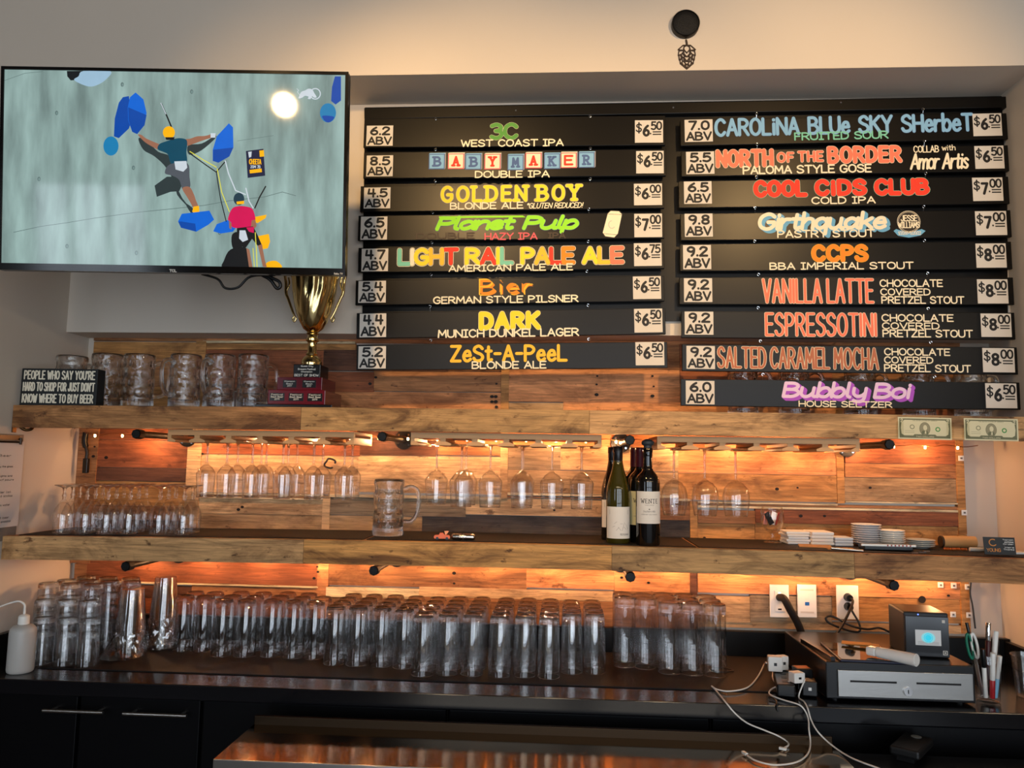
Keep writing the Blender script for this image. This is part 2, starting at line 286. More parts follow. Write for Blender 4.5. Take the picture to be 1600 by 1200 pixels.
# ------------------------------------------------------------------ hand-lettering strokes (units: cap height 10)
_G = {
'A': (6.4, '0,0 3.2,10 6.4,0|1.2,3.4 5.2,3.4'), 'B': (6, '0,0 0,10|~0,10 3.6,9.8 5.2,7.7 3.6,5.5 0,5.3|~0,5.3 4,5.1 6,2.7 4,.2 0,0'),
'C': (6.2, '~6,8.2 4.6,9.7 2.8,10 .7,8.2 0,5 .7,1.8 2.8,0 4.6,.3 6,1.8'), 'D': (6.2, '0,0 0,10|~0,10 3.2,9.7 5.4,8 6.1,5 5.4,2 3.2,.3 0,0'),
'E': (5.2, '5.2,10 0,10 0,0 5.2,0|0,5.2 4.4,5.2'), 'F': (5, '5,10 0,10 0,0|0,5.2 4.2,5.2'),
'G': (6.4, '~6,8.2 4.6,9.7 2.8,10 .7,8.2 0,5 .7,1.8 2.8,0 4.8,.3 6.2,2|6.2,2 6.2,4.6 3.6,4.6'), 'H': (6, '0,0 0,10|6,0 6,10|0,5 6,5'),
'I': (3.6, '1.8,0 1.8,10|0,10 3.6,10|0,0 3.6,0'), '|': (.4, '.2,0 .2,10'), 'J': (5, '~4.6,10 4.6,3 3.6,.6 2,0 .6,.7 0,2.4'), 'K': (6, '0,0 0,10|5.8,10 0,4.4|1.8,6 6,0'),
'L': (5, '0,10 0,0 5,0'), 'M': (7.4, '0,0 .6,10 3.7,3 6.8,10 7.4,0'), 'N': (6.2, '0,0 0,10 6.2,0 6.2,10'), 'O': (6.6, '~3.3,10 .8,8.4 0,5 .8,1.6 3.3,0 5.8,1.6 6.6,5 5.8,8.4 3.3,10'),
'P': (5.8, '0,0 0,10|~0,10 3.8,9.7 5.7,7.4 3.8,4.9 0,4.7'), 'Q': (6.6, '~3.3,10 .8,8.4 0,5 .8,1.6 3.3,0 5.8,1.6 6.6,5 5.8,8.4 3.3,10|4,3 6.6,-.6'),
'R': (6, '0,0 0,10|~0,10 3.8,9.7 5.6,7.5 3.8,5.1 0,4.9|2.6,4.9 6,0'), 'S': (5.8, '~5.5,8.3 4.2,9.7 2.6,10 .6,8.8 .4,6.8 2.4,5.4 4.6,4.4 5.8,2.6 4.9,.7 2.8,0 1,.4 0,1.8'),
'T': (6.2, '3.1,0 3.1,10|0,10 6.2,10'), 'U': (6, '~0,10 0,3.4 .9,.9 3,0 5.1,.9 6,3.4 6,10'), 'V': (6.2, '0,10 3.1,0 6.2,10'), 'W': (8.4, '0,10 2.1,0 4.2,8 6.3,0 8.4,10'),
'X': (6, '0,0 6,10|0,10 6,0'), 'Y': (6.2, '0,10 3.1,4.8 6.2,10|3.1,4.8 3.1,0'), 'Z': (5.8, '0,10 5.8,10 0,0 5.8,0'),
'0': (5.4, '~2.7,10 .6,8.4 0,5 .6,1.6 2.7,0 4.8,1.6 5.4,5 4.8,8.4 2.7,10'), '1': (3, '.2,7.8 2.4,10 2.4,0'), '2': (5.4, '~.2,7.8 1.2,9.5 2.9,10 4.9,8.8 4.8,6.6 2.4,3.4 0,0|0,0 5.4,0'),
'3': (5.4, '~.2,9 2.6,10 4.9,8.4 4.3,6 2.2,5.3|~2.2,5.3 4.6,4.8 5.3,2.6 4,.5 2,0 0,1'), '4': (5.8, '4.4,0 4.4,10 4.4,10|1,10 .4,4.2 5.8,4.2'), '5': (5.2, '4.9,10 .8,10 .4,5.4|~.4,5.4 2.8,6.3 5,4.7 5,1.9 2.8,0 0,.9'),
'6': (5.4, '~4.4,9.8 2,7.6 .4,4.6 .3,2 2.6,0 5,1.4 5,4.2 2.8,5.6 .5,3.9'), '7': (5.2, '0,10 5.2,10 1.8,0'), '8': (5.2, '~2.6,10 .5,8.6 .9,6.3 2.6,5.3 4.7,3.8 4.7,1.2 2.6,0 .5,1.2 .5,3.8 2.6,5.3 4.3,6.3 4.7,8.6 2.6,10'),
'9': (5.2, '~4.8,6.4 2.8,4.6 .4,5.8 .3,8.4 2.4,10 4.7,8.6 4.9,6 4.4,2.6 3,0'), '$': (5.2, '~5,7.9 3.8,8.9 2.4,9.1 .6,8 .6,6.4 2.4,5.2 4.4,4.2 5,2.6 4,1.1 2.4,.8 .8,1.2 0,2.4|2.6,10.8 2.6,-.8'),
'.': (1.2, '.6,.2 .6,.4'), '*': (3, '1.5,10 1.5,6.4|0,9.2 3,7.2|3,9.2 0,7.2'), '!': (1.2, '.6,10 .6,3.4|.6,.2 .6,.4'), '-': (3.4, '0,4.8 3.4,4.8'), "'": (1, '.6,10 .2,7.8'), ':': (1.2, '.6,1 .6,1.2|.6,6 .6,6.2'), '/': (3, '0,-1 3,11'), '&': (6, '~6,0 1.4,7.4 2.6,10 4,8 .6,3.8 .4,1.2 2.6,0 5.8,4'),
'a': (5.8, '~4.6,5.2 2.6,6.7 .5,5.2 .1,2.4 1.5,.1 3.4,.8 4.9,3.4|~5.1,6.7 4.9,1.8 5.3,.3 6.2,.1'), 'b': (4.8, '0,10.5 0,0|~0,3.6 1.4,6.2 3.4,6.6 4.8,3.6 3.6,.4 1.4,.2 0,2'), 'c': (4.4, '~4.2,5.4 2.4,6.7 .3,5 .2,2 2.2,0 4.3,1.2'), 'd': (4.8, '4.8,10.5 4.8,0|~4.8,3.6 3.4,6.4 1.2,6.2 0,3.3 1.2,.2 3.4,.4 4.8,2.6'),
'e': (4.6, '.2,3.5 4.5,3.7|~4.5,3.7 3.6,6.4 1.6,6.4 .1,3.4 1,.6 2.8,0 4.6,1.2'), 'f': (3.4, '~3.6,10 2.2,10.4 1.3,8.4 1.2,0|0,6.4 3,6.4'), 'g': (4.8, '~4.6,5 2.8,6.8 .6,5.6 .2,2.8 1.6,.4 3.4,1 4.6,3|~4.7,6.6 4.7,-1.4 3,-3.6 .4,-2.4'),
'h': (4.6, '0,10.5 0,0|~0,3.4 1.6,6.4 3.6,6.4 4.4,4.4 4.5,0'), 'i': (1.2, '.6,6.6 .6,0|.6,9 .6,9.3'), 'k': (4.6, '0,10.5 0,0|4.2,6.6 0,2.8|1.4,4 4.6,0'), 'l': (1.8, '~.4,10.5 .4,1.6 1.6,0'), 'm': (7.4, '0,6.6 0,0|~0,3.6 1.6,6.4 3.2,6 3.7,4 3.7,0|~3.7,3.6 5.2,6.4 6.8,6 7.3,4 7.4,0'),
'n': (4.6, '0,6.6 0,0|~0,3.4 1.6,6.4 3.6,6.4 4.4,4.4 4.5,0'), 'o': (4.8, '~2.4,6.7 .5,5.5 0,3.3 .5,1.1 2.4,0 4.3,1.1 4.8,3.3 4.3,5.5 2.4,6.7'), 'p': (4.8, '0,6.6 0,-3.4|~0,3.6 1.4,6.2 3.4,6.6 4.8,3.6 3.6,.4 1.4,.2 0,2'), 'q': (5, '~4.6,5 2.8,6.8 .6,5.6 .2,2.6 1.6,.2 3.4,.8 4.6,3|4.7,6.6 4.7,-3.6'),
'r': (3.6, '0,6.6 0,0|~0,3.4 1.4,6.2 3.4,6.4'), 's': (4, '~3.8,5.6 2,6.8 .5,5.4 1.9,3.6 3.8,2 2.6,.1 0,1'), 't': (3.6, '~1.6,9.4 1.5,1.8 2.2,.1 3.6,.8|0,6.6 3.4,6.6'), 'u': (5.8, '~0,6.6 .1,2 1.6,0 3.4,.6 4.7,3|~4.8,6.6 4.7,1.6 5.2,.2 6,.2'), 'v': (4.6, '0,6.6 2.3,0 4.6,6.6'), 'w': (6.6, '0,6.6 1.7,0 3.3,5.4 4.9,0 6.6,6.6'), 'y': (4.8, '~0,6.6 .2,2.6 1.8,.6 3.6,1.2 4.7,3|~4.8,6.6 4.6,-1.2 3,-3.4 .6,-2.6'),
}
GL = {}
for _k, (_w, _s) in _G.items():
    sts = []
    for part in _s.split('|'):
        sm = part.startswith('~'); pts = [tuple(map(float, q.split(','))) for q in part.lstrip('~').split()]
        if sm: pts = [(v.x, v.y) for v in catmull([(a, b, 0) for a, b in pts], 4)]
        sts.append(pts)
    GL[_k] = (_w, sts)
def strokes(text, box, t=.12, gap=1.6, space=4.2, shear=0., serif=False, plainI=False, rot=0.):
    """text -> list of (glyph index, strokes) fitted into box (x0,z0,x1,z1); t = stroke thickness as a share of the box height"""
    x = 0; raw = []; gi = 0
    for ch in text:
        if ch == ' ': x += space; continue
        w, sts = GL['|' if ch == 'I' and plainI else ch]
        g = [[(x+a, b) for a, b in st] for st in sts]
        if serif:
            for st in list(g):
                for (p, q) in ((st[0], st[1]), (st[-1], st[-2])):
                    if (p[1] in (0., 10., 6.6)) and abs(q[1]-p[1]) > abs(q[0]-p[0])*.8: g.append([(p[0]-1.5, p[1]), (p[0]+1.5, p[1])])
        raw.append((gi, [[(a+b*shear, b) for a, b in st] for st in g])); x += w+gap; gi += 1
    P = [p for _, g in raw for st in g for p in st]
    x0, x1 = min(p[0] for p in P), max(p[0] for p in P); z0, z1 = min(p[1] for p in P), max(p[1] for p in P)
    H = box[3]-box[1]; T = t*H; bx0, bx1, bz0, bz1 = box[0]+T/2, box[2]-T/2, box[1]+T/2, box[3]-T/2
    sx = (bx1-bx0)/max(x1-x0, .01); sz = (bz1-bz0)/max(z1-z0, .01)
    out = [(i, [[(bx0+(a-x0)*sx, bz0+(b-z0)*sz) for a, b in st] for st in g]) for i, g in raw]
    return out, T
def letter(mb, text, box, t=.12, y=-.0004, m=0, **kw):
    nib = kw.pop('nib', None); grow = kw.pop('grow', 0.); dx = kw.pop('dx', 0.); dz = kw.pop('dz', 0.); cols = kw.pop('cols', None)
    g, T = strokes(text, box, t, **kw)
    for i, sts in g:
        s2 = [[(a+dx, b+dz) for a, b in st] for st in sts]
        mb.ribbon(s2, T+grow, y, cols[i % len(cols)] if cols else m, nib)
    return mb

# ================================================================== the room
def struct(name, mb, mats, **kw):
    o = mb.build(name, mats, **kw); o['kind'] = 'structure'; return o
XL, XR, SOF, YH, YU, ZU = -1.75, 1.49, 2.815, -.33, -.12, 1.985
CEIL, ROOM_L, ROOM_R = 3.42, -4.2, 3.6
struct('wall_left', MB().box(ROOM_L, XL, -.48, .12, 0, 2.78).box(ROOM_L, XL, -.40, .12, 2.78, SOF), M_wall)
struct('wall_right', MB().box(XR, ROOM_R, -.46, .12, 0, SOF), M_wall)
struct('wall_header', MB().box(ROOM_L, ROOM_R, YH, .12, SOF, CEIL), M_wall)
struct('wall_back_upper', MB().box(XL, XR, YU, .12, ZU, SOF), M_wall)
struct('wall_back_plaster', MB().box(XL, XR, .014, .12, 0, ZU), M_wall)
struct('floor', MB().box(ROOM_L, ROOM_R, WIN_Y-.2, .12, -.1, 0), mat('concrete_floor', rgb(84, 76, 70), .45, var=.15, vscale=4))
struct('ceiling', MB().box(ROOM_L, ROOM_R, WIN_Y-.2, .12, CEIL, CEIL+.1), mat('ceiling_paint', rgb(120, 108, 96), .8))
sideM = mat('taproom_wall', rgb(112, 98, 84), .8)
struct('wall_side_left', MB().box(ROOM_L-.1, ROOM_L, WIN_Y-.2, .12, 0, CEIL), sideM)
struct('wall_side_right', MB().box(ROOM_R, ROOM_R+.1, WIN_Y-.2, .12, 0, CEIL), sideM)
fr = MB(); edges = [ROOM_L]+[e for w in WINS for e in (w[0]-w[1]/2, w[0]+w[1]/2)]+[ROOM_R]
for a, b in zip(edges[::2], edges[1::2]): fr.box(a, b, WIN_Y-.1, WIN_Y, 0, CEIL)
for w, ww, z0, z1 in WINS: fr.box(w-ww/2, w+ww/2, WIN_Y-.1, WIN_Y, 0, z0).box(w-ww/2, w+ww/2, WIN_Y-.1, WIN_Y, z1, CEIL)
struct('wall_front', fr, sideM)
for k, (w, ww, z0, z1) in enumerate(WINS):
    fb = MB(); h_ = ww/2-.02; n = 5 if z1-z0 > 2 else 2
    for x in (w-h_, w-h_/3, w+h_/3, w+h_): fb.box(x-.02, x+.02, WIN_Y-.07, WIN_Y-.03, z0, z1)
    for i in range(n+1): z = z0+.02+(z1-z0-.04)*i/n; fb.box(w-h_, w+h_, WIN_Y-.071, WIN_Y-.029, z-.02, z+.02)
    struct('window_%d' % (k+1), fb, M_bplastic)

# reclaimed-board wall: each board's outline read off at its true plane
TONE = {'s': rgb(184, 130, 80), 't': rgb(184, 142, 90), 'u': rgb(202, 156, 104), 'v': rgb(212, 154, 86), 'p': rgb(218, 178, 130), 'h': rgb(198, 142, 82), 'o': rgb(214, 146, 94), 'r': rgb(152, 88, 54), 'd': rgb(100, 64, 46), 'g': rgb(152, 130, 102), 'k': rgb(74, 66, 62), 'b': rgb(172, 118, 74), 'c': rgb(232, 208, 164), 'w': rgb(186, 150, 108)}
PL = '''147,526,323,533,b 323,528,1500,538,o 147,534,308,560,h 147,560,308,604,b 147,604,308,640,h 308,533,318,640,h 318,533,556,537,c 318,537,556,547,h 318,547,506,580,r 506,547,700,580,d
700,547,784,580,b 318,580,584,612,r 584,580,784,612,b 318,612,460,640,d 460,612,784,642,o 784,538,795,645,h 795,538,1062,577,b 795,577,1062,629,o 795,629,880,645,w 880,629,1500,647,o 1062,538,1300,600,r 1300,538,1500,600,b 1062,600,1320,629,o 1320,600,1500,629,h
128,640,142,880,b 142,640,298,688,r 142,688,298,731,r 142,731,298,752,d 142,752,298,790,h 142,790,298,812,b 142,812,298,850,d 298,640,308,850,p
308,640,560,680,b 308,680,460,693,r 460,680,563,693,d 308,693,563,711,r 563,685,682,712,d 308,711,560,771,p 682,685,783,712,b 560,712,783,771,p 308,771,506,774,c 308,774,506,777,b 308,777,506,780,c 308,780,505,804,p 308,804,505,840,w 505,774,514,850,p 514,774,783,779,c 514,779,728,806,g 514,806,659,850,w 659,806,948,850,k 728,779,948,806,p
783,640,793,779,p 563,640,783,685,d 793,640,1060,698,o 793,698,876,736,g 876,698,1060,736,p 793,736,1060,772,w 793,772,1060,776,c 793,776,948,779,b 948,776,1078,812,b 948,812,1078,850,k
1060,640,1308,690,o 1060,690,1308,704,b 1060,704,1308,741,o 1060,741,1308,783,h 1078,783,1090,850,h 1060,779,1078,783,c 1308,640,1320,787,h 1320,640,1497,725,r 1320,725,1497,747,b 1320,747,1497,784,w 1320,784,1502,787,c 1090,785,1308,788,c 1090,788,1502,793,b 1090,793,1502,797,c 1090,797,1180,818,b 1180,797,1502,820,r 1090,818,1180,850,h 1180,820,1502,850,h
1497,640,1510,835,h 1502,835,1516,990,h
118,880,127,1030,b 127,850,498,911,r 127,911,498,914,c 127,914,300,934,d 300,914,498,934,b 127,934,498,975,r 498,850,510,1000,o 510,850,823,918,b 823,850,960,920,o 510,918,655,934,c 655,920,958,936,p 510,934,958,990,b 960,850,1078,925,o 958,925,1078,985,b 1078,850,1090,985,d 1081,850,1087,985,o 1090,850,1503,931,o 1090,931,1172,972,w 1172,931,1300,972,g 1300,931,1503,972,h 1090,972,1503,985,p'''
mb = MB(); rnd = random.Random(3)
for item in PL.split():
    x0, y0, x1, y1, c = item.split(','); a = pY(float(x0), float(y0), 0); b = pY(float(x1), float(y1), 0)
    A = pY(float(x0), float(y1), 0); z1 = (a.z+pY(float(x1), float(y0), 0).z)/2; z0 = (A.z+b.z)/2
    k = rnd.uniform(.88, 1.12); mb.ct = tuple(v*k for v in TONE[c]); mb.cs = rnd.uniform(0, 40)
    pr = rnd.uniform(0, .004)+(.004 if c == 'c' else 0)
    mb.box(min(a.x, A.x)+.0006, max(b.x, a.x+.002)-.0006, -pr-(.004 if abs(float(x1)-float(x0)) < 15 else 0), .02, z0+.0007, min(z1, ZU)-.0007)
mb.ct = (.012, .008, .006)
for x, y in [tuple(map(float, q.split(','))) for q in '933,588 932,601 932,617 1019,588 1021,604 1019,619 776,600 769,620 769,628 775,620 775,628 776,636 1213,764 1245,762 1250,806 588,590 579,600 150,698 148,713 168,715 497,885 498,893 492,903 710,895 710,911 866,797 318,709 380,792 374,796 1358,762 1100,840 1287,806 1480,930 1013,910 690,870 971,902 380,640'.split()]:
    q = pY(x, y, 0); r = rnd.uniform(.003, .006); mb.disc(q.x, q.z, r*1.3, -.0086, rz=r, n=9)
q = pY(1439, 936, 0); mb.disc(q.x, q.z, .012, -.0088, n=18)
struct('wall_back', mb, M_wood, wood=True)

# ------------------------------------------------------------------ timber shelves
def crown(x, k): return -k*((x+.2)/1.6)**2
def shelf(name, label, ztop, zbot, yf, k, segs, topm):
    root = thing(name, label, 'shelf', (0, 0, 0))
    f = MB(); rn = random.Random(len(label))
    for (xa, xb, c) in segs:
        n = 8; f.ct = TONE[c]; f.cs = rn.uniform(0, 50); vs = []; fs = []
        for i in range(n+1):
            x = xa+.0005+(xb-xa-.001)*i/n; d = crown(x, k)
            vs += [(x, yf, zbot+d), (x, yf, ztop+d), (x, yf+.028, ztop+d), (x, yf+.028, zbot+d)]
        for i in range(n):
            for j in range(4): fs.append((i*4+j, i*4+4+j, i*4+4+(j+1) % 4, i*4+(j+1) % 4))
        fs += [(0, 1, 2, 3), (n*4+3, n*4+2, n*4+1, n*4)]
        f.add(vs, fs)
    f.build('front_board', M_shelf, root, wood=True)
    t = MB(); t.ct = TONE['b']; n = 12; vs = []; fs = []
    for i in range(n+1):
        x = XL+.002+(XR-XL-.004)*i/n; d = crown(x, k)
        vs += [(x, yf+.0285, ztop-.032+d), (x, yf+.0285, ztop+d-.0015), (x, -.009, ztop+d-.0015), (x, -.009, ztop-.032+d)]
    for i in range(n):
        for j in range(4): fs.append((i*4+j, i*4+4+j, i*4+4+(j+1) % 4, i*4+(j+1) % 4))
    fs += [(0, 1, 2, 3), (n*4+3, n*4+2, n*4+1, n*4)]
    t.add(vs, fs).build('shelf_board', topm, root, wood=True)
    return root
KU, KM, ZTU, ZTM = .005, .012, 1.7115, 1.3035
ux = lambda x, y: pY(x, y, -.36).x
shelf('upper_wooden_shelf', 'upper reclaimed timber shelf carrying the dimpled mugs and trophy', ZTU, 1.640, -.36, KU,
      [(XL+.003, ux(470, 655), 's'), (ux(470, 655), ux(921, 655), 't'), (ux(921, 655), XR-.003, 'u')], M_shelf)
shelf('lower_wooden_shelf', 'lower reclaimed timber shelf carrying wine bottles and stemmed beer glasses', ZTM, 1.231, -.36, KM,
      [(XL+.003, ux(474, 860), 'u'), (ux(474, 860), ux(956, 860), 'v'), (ux(956, 860), ux(1335, 880), 't'), (ux(1335, 880), XR-.003, 's')], M_shelf)
def zU(x): return ZTU+crown(x, KU)
def zM(x): return ZTM+crown(x, KM)

# rubber bar mats lying on the lower shelf
def mat_strip(name, label, xa, xb, ya, yb, zf, th, m, cat='bar mat', grp=None):
    n = 14; b = MB(); vs = []; fs = []
    for i in range(n+1):
        x = xa+(xb-xa)*i/n; z = zf(x); vs += [(x, ya, z), (x, ya, z+th), (x, yb, z+th), (x, yb, z)]
    for i in range(n):
        for j in range(4): fs.append((i*4+j, i*4+4+j, i*4+4+(j+1) % 4, i*4+(j+1) % 4))
    fs += [(0, 1, 2, 3), (n*4+3, n*4+2, n*4+1, n*4)]
    return tag(b.add(vs, fs).build(name, m), label, cat, grp)
zMm = lambda x: zM(x)-.0014
mat_strip('rubber_bar_mat', 'dark rubber mat on lower shelf under the stemmed beer glasses', XL+.03, -.605, -.325, -.03, zMm, .003, M_rubber)
mat_strip('rubber_bar_mat', 'dark rubber mat on lower shelf under the wine bottles', -.592, .42, -.325, -.03, zMm, .003, M_rubber)
mat_strip('rubber_bar_mat', 'dark rubber mat on lower shelf under the plates and napkins', .43, XR-.05, -.325, -.03, zMm, .003, M_rubber)
TM = lambda x: zM(x)+.0017
CT = .915

# ------------------------------------------------------------------ back counter
ct = thing('back_counter', 'black laminate back counter with low backsplash under the lower shelf', 'counter', (0, 0, 0))
MB().box(XL+.003, XR-.003, -.555, -.0105, CT-.042, CT).build('countertop', M_black, ct, bevel=.003)
MB().box(XL+.003, XR-.003, -.0345, -.010, CT+.0003, .997).build('backsplash', M_blackmat, ct, bevel=.002)
MB().box(XR-.023, XR-.003, -.545, -.036, CT+.0003, .99).build('side_splash', M_blackmat, ct, bevel=.002)
MB().box(XL+.003, XL+.023, -.545, -.036, CT+.0003, .99).build('side_splash', M_blackmat, ct, bevel=.002)
cabM = mat('black_cabinet_front', rgb(6, 6, 8), .35, spec=.2)
def cabinet(label, xa, xb, hx):
    c = thing('base_cabinet', label, 'cabinet', ((xa+xb)/2, -.27, 0)); w = (xb-xa)/2
    MB().box(-w, w, -.23, .24, .003, CT-.044).build('body', M_blackmat, c)
    d = MB().box(-w+.004, w-.004, -.252, -.2315, .10, CT-.052).build('door', cabM, c, bevel=.002)
    if hx:
        h0, h1, z = hx; hb = MB()
        hb.tube([(h0, -.285, z), (h1, -.285, z)], .0055, 10)
        for hxx in (h0+.02, h1-.02): hb.tube([(hxx, -.285, z), (hxx, -.2525, z)], .004, 8)
        hb.build('handle', M_steel, d, smooth=40)
p0, p1, p2, p3 = (pY(x, y, -.555) for x, y in ((67, 1110), (161, 1114), (192, 1115), (291, 1119)))
bx = [XL+.005, -1.36, -1.0, -.3, .42, XR-.005]
cabinet('black base cabinet furthest left, under the squeeze bottle', bx[0], bx[1], (p0.x-(bx[0]+bx[1])/2, p1.x-(bx[0]+bx[1])/2, p0.z))
cabinet('black base cabinet, second of the two with steel bar handles', bx[1]+.002, bx[2], (p2.x-(bx[1]+bx[2])/2, p3.x-(bx[1]+bx[2])/2-.0, p2.z))
cabinet('black base cabinet left of centre, behind the steel ledge', bx[2]+.002, bx[3], None)
cabinet('black base cabinet in the centre below the tall pilsner glasses', bx[3]+.002, bx[4], None)
cabinet('black base cabinet on the right below the cash drawer', bx[4]+.002, bx[5], None)
mat_strip('counter_mat', 'brown black rubber mat on counter under the rows of beer glasses', -1.545, .735, -.44, -.04, lambda x: CT+.0003, .0027, M_rubber)
ZC = CT+.003

# steel ledge in front
TX0, TX1 = pZ(336, 1184, .84).x, pZ(1330, 1195, .84).x
pt = thing('steel_prep_ledge', 'brushed stainless steel prep ledge in front of the back counter', 'prep table', (0, 0, 0))
MB().box(TX0, TX1, -.865, -.625, .835, .84).build('steel_top', mat('polished_steel', rgb(158, 132, 98), .09, metal=1., bump=.10, bscale=10, stretch=(1, 1, 1)), pt)
MB().box(TX0, TX1, -.870, -.8652, .78, .8398).build('front_lip', M_steel, pt, bevel=.001)
MB().box(TX0, TX1, -.6248, -.612, .80, .862).build('rear_riser', mat('shade_toned_steel', rgb(52, 43, 34), .42, metal=1.), pt, bevel=.002)  # riser steel colour darkened to paint in its dim reflection of the dark cabinets
MB().box(TX0+.02, TX1-.02, -.85, -.63, .003, .8345).build('body', M_blackmat, pt)
bs = thing('speed_rail_station', 'black service station right of the steel ledge under the cash drawer', 'bar station', ((TX1+2.2)/2, -.74, 0)); w = (2.2-TX1)/2
MB().box(-w+.004, w, -.125, .125, .003, .80).build('body', M_blackmat, bs)
MB().box(-w+.002, w+.01, -.13, .13, .801, .82).build('top', mat('black_worktop', rgb(16, 16, 17), .3), bs, bevel=.003)

# ================================================================== television
tvd = 2.12
c4 = [pD(x, y, tvd) for x, y in ((-1, 103), (541, 113), (543, 430), (0, 422))]
tvC = sum(c4, Vector())/4; tr = ((c4[1]-c4[0])+(c4[2]-c4[3])).normalized(); tn = -CW; tu = tn.cross(tr).normalized(); tr = tu.cross(tn).normalized()
TW = ((c4[1]-c4[0]).length+(c4[2]-c4[3]).length)/2; TH = ((c4[0]-c4[3]).length+(c4[1]-c4[2]).length)/2
tv = thing('television', 'wide flat television showing two climbers on a grey wall', 'television')
tv.matrix_world = Matrix(((tr.x, -tn.x, tu.x, tvC.x), (tr.y, -tn.y, tu.y, tvC.y), (tr.z, -tn.z, tu.z, tvC.z), (0, 0, 0, 1)))
w2, h2 = TW/2, TH/2
def tvp(zx, zy):   # television-picture coordinates from the photo's region 0,80-560,500
    d = ray(zx/2.857, 80+zy/2.857); q = CAM_P+d*((tvC-CAM_P).dot(tn)/d.dot(tn))-tvC
    return (q.dot(tr), q.dot(tu))
M_bez = mat('gloss_black_bezel', rgb(9, 8, 8), .12)
MB().box(-w2, w2, .006, .028, -h2, h2).box(-w2+.06, w2-.06, .0285, .06, -h2+.04, h2-.14).build('housing', M_bplastic, tv, bevel=.002)
bz = MB(); b = .0085; bb = .019
bz.box(-w2, w2, -.002, .0055, h2-b, h2).box(-w2, w2, -.002, .0055, -h2, -h2+bb).box(-w2, -w2+b, -.002, .0055, -h2+bb, h2-b).box(w2-b, w2, -.002, .0055, -h2+bb, h2-b)
bz.build('bezel', M_bez, tv)
def screen(name, col, k=1., var=0., vs_=6., stretch=(1, 1, 1)):
    m = mat(name, col, .06, spec=.5, emit=col, estr=k, var=var, vscale=vs_, stretch=stretch)
    return m
# the lit picture: concrete wall, blue and yellow holds, two climbers, route sign
SP = [('concrete', rgb(132, 156, 152)), ('hold_blue', rgb(10, 98, 205)), ('hold_dark_blue', rgb(8, 70, 160)), ('ball_blue', rgb(28, 122, 172)), ('yellow', rgb(248, 178, 12)), ('skin', rgb(150, 102, 80)),
      ('teal_shirt', rgb(8, 70, 92)), ('shorts', rgb(78, 84, 92)), ('shade', rgb(44, 56, 58)), ('red_shirt', rgb(206, 14, 82)), ('dark', rgb(18, 22, 26)), ('pale', rgb(196, 206, 214)), ('rope', rgb(214, 210, 70)), ('sign_navy', rgb(24, 32, 62)), ('helmet_grey', rgb(30, 58, 72)), ('hold_pale', rgb(150, 182, 204)), ('crack', rgb(92, 112, 110)), ('stain', rgb(112, 138, 135))]
sm = [screen('screen_'+n, c, .86, var=(.95 if n == 'concrete' else .10), vs_=(7 if n == 'concrete' else 25), stretch=((2.6, 1, .55) if n == 'concrete' else (1, 1, 1))) for n, c in SP]
for _m in sm:   # the panel gives off its light; its black surface only mirrors the room
    _m.node_tree.nodes['Principled BSDF'].inputs['Base Color'].default_value = (.01, .01, .01, 1)
    for l in list(_m.node_tree.links):
        if l.to_socket.name == 'Base Color': _m.node_tree.links.remove(l)
ix = {n: i for i, (n, _) in enumerate(SP)}
S = MB(); S.hexa([(-w2+b, -h2+bb), (w2-b, -h2+bb), (w2-b, h2-b), (-w2+b, h2-b)], .0012, .003, 0)
lay = [0.]
def clipin(p): return (min(max(p[0], -w2+b), w2-b), min(max(p[1], -h2+bb), h2-b))
def P_(n, pts, sm_=False):
    q = [tvp(*map(float, t.split(','))) for t in pts.split()]
    if sm_: q = [(v.x, v.y) for v in catmull([(x, y, 0) for x, y in q]+[(q[0][0], q[0][1], 0)], 4)][:-1]
    lay[0] += .00003; q = [clipin(p) for p in q]
    ar = sum(q[i][0]*q[(i+1) % len(q)][1]-q[(i+1) % len(q)][0]*q[i][1] for i in range(len(q)))
    S.poly(q if ar > 0 else q[::-1], .0011-lay[0], ix[n])
def L_(n, pts, t):
    lay[0] += .00003; S.ribbon([[clipin(tvp(*map(float, k.split(',')))) for k in pts.split()]], t, .0011-lay[0], ix[n], nd=6)
def D_(n, x, y, rx, ry=None):
    ry = ry or rx; P_(n, ' '.join('%.1f,%.1f' % (x+rx*cos(k*pi/10), y+ry*sin(k*pi/10)) for k in range(20)))
L_('crack', '60,808 180,782 300,765 420,745 600,720 760,704 910,688 1020,668 1180,650 1260,628 1320,645', .0016); L_('crack', '0,130 110,98 190,90', .0012); L_('crack', '1060,400 1140,388 1220,376', .001)
for x, y in ((545, 148), (855, 180), (252, 275), (173, 570), (595, 520), (298, 870), (608, 900), (980, 810)): D_('crack', x, y, 7, 10); D_('stain', x+1, y+1, 4, 6)
P_('dark', '298,88 382,88 372,112 345,128 315,130 300,112'); P_('hold_pale', '372,88 493,88 470,128 430,152 395,157 352,142 330,126 350,112', True)
P_('hold_dark_blue', '548,205 575,200 590,300 575,345 530,388 508,380 512,300 530,230'); P_('hold_blue', '605,184 640,215 654,275 645,330 612,370 590,360 572,310 570,250 580,205'); P_('hold_dark_blue', '572,250 654,285 645,330 612,370 590,360 574,310')
D_('ball_blue', 495, 423, 34, 43); D_('ball_blue', 1464, 275, 36, 43); P_('hold_dark_blue', '1495,112 1522,112 1522,220 1498,238 1478,222 1482,160'); P_('hold_dark_blue', '1440,288 1490,292 1480,312 1462,318 1446,306', True)
P_('shade', '618,388 660,402 705,448 760,470 800,540 790,640 860,700 850,720 800,630 745,525 690,470 640,440', True); P_('shade', '840,420 900,412 955,380 962,388 900,442 845,462', True)
P_('shade', '745,560 830,560 800,625 760,628 700,650 690,600')
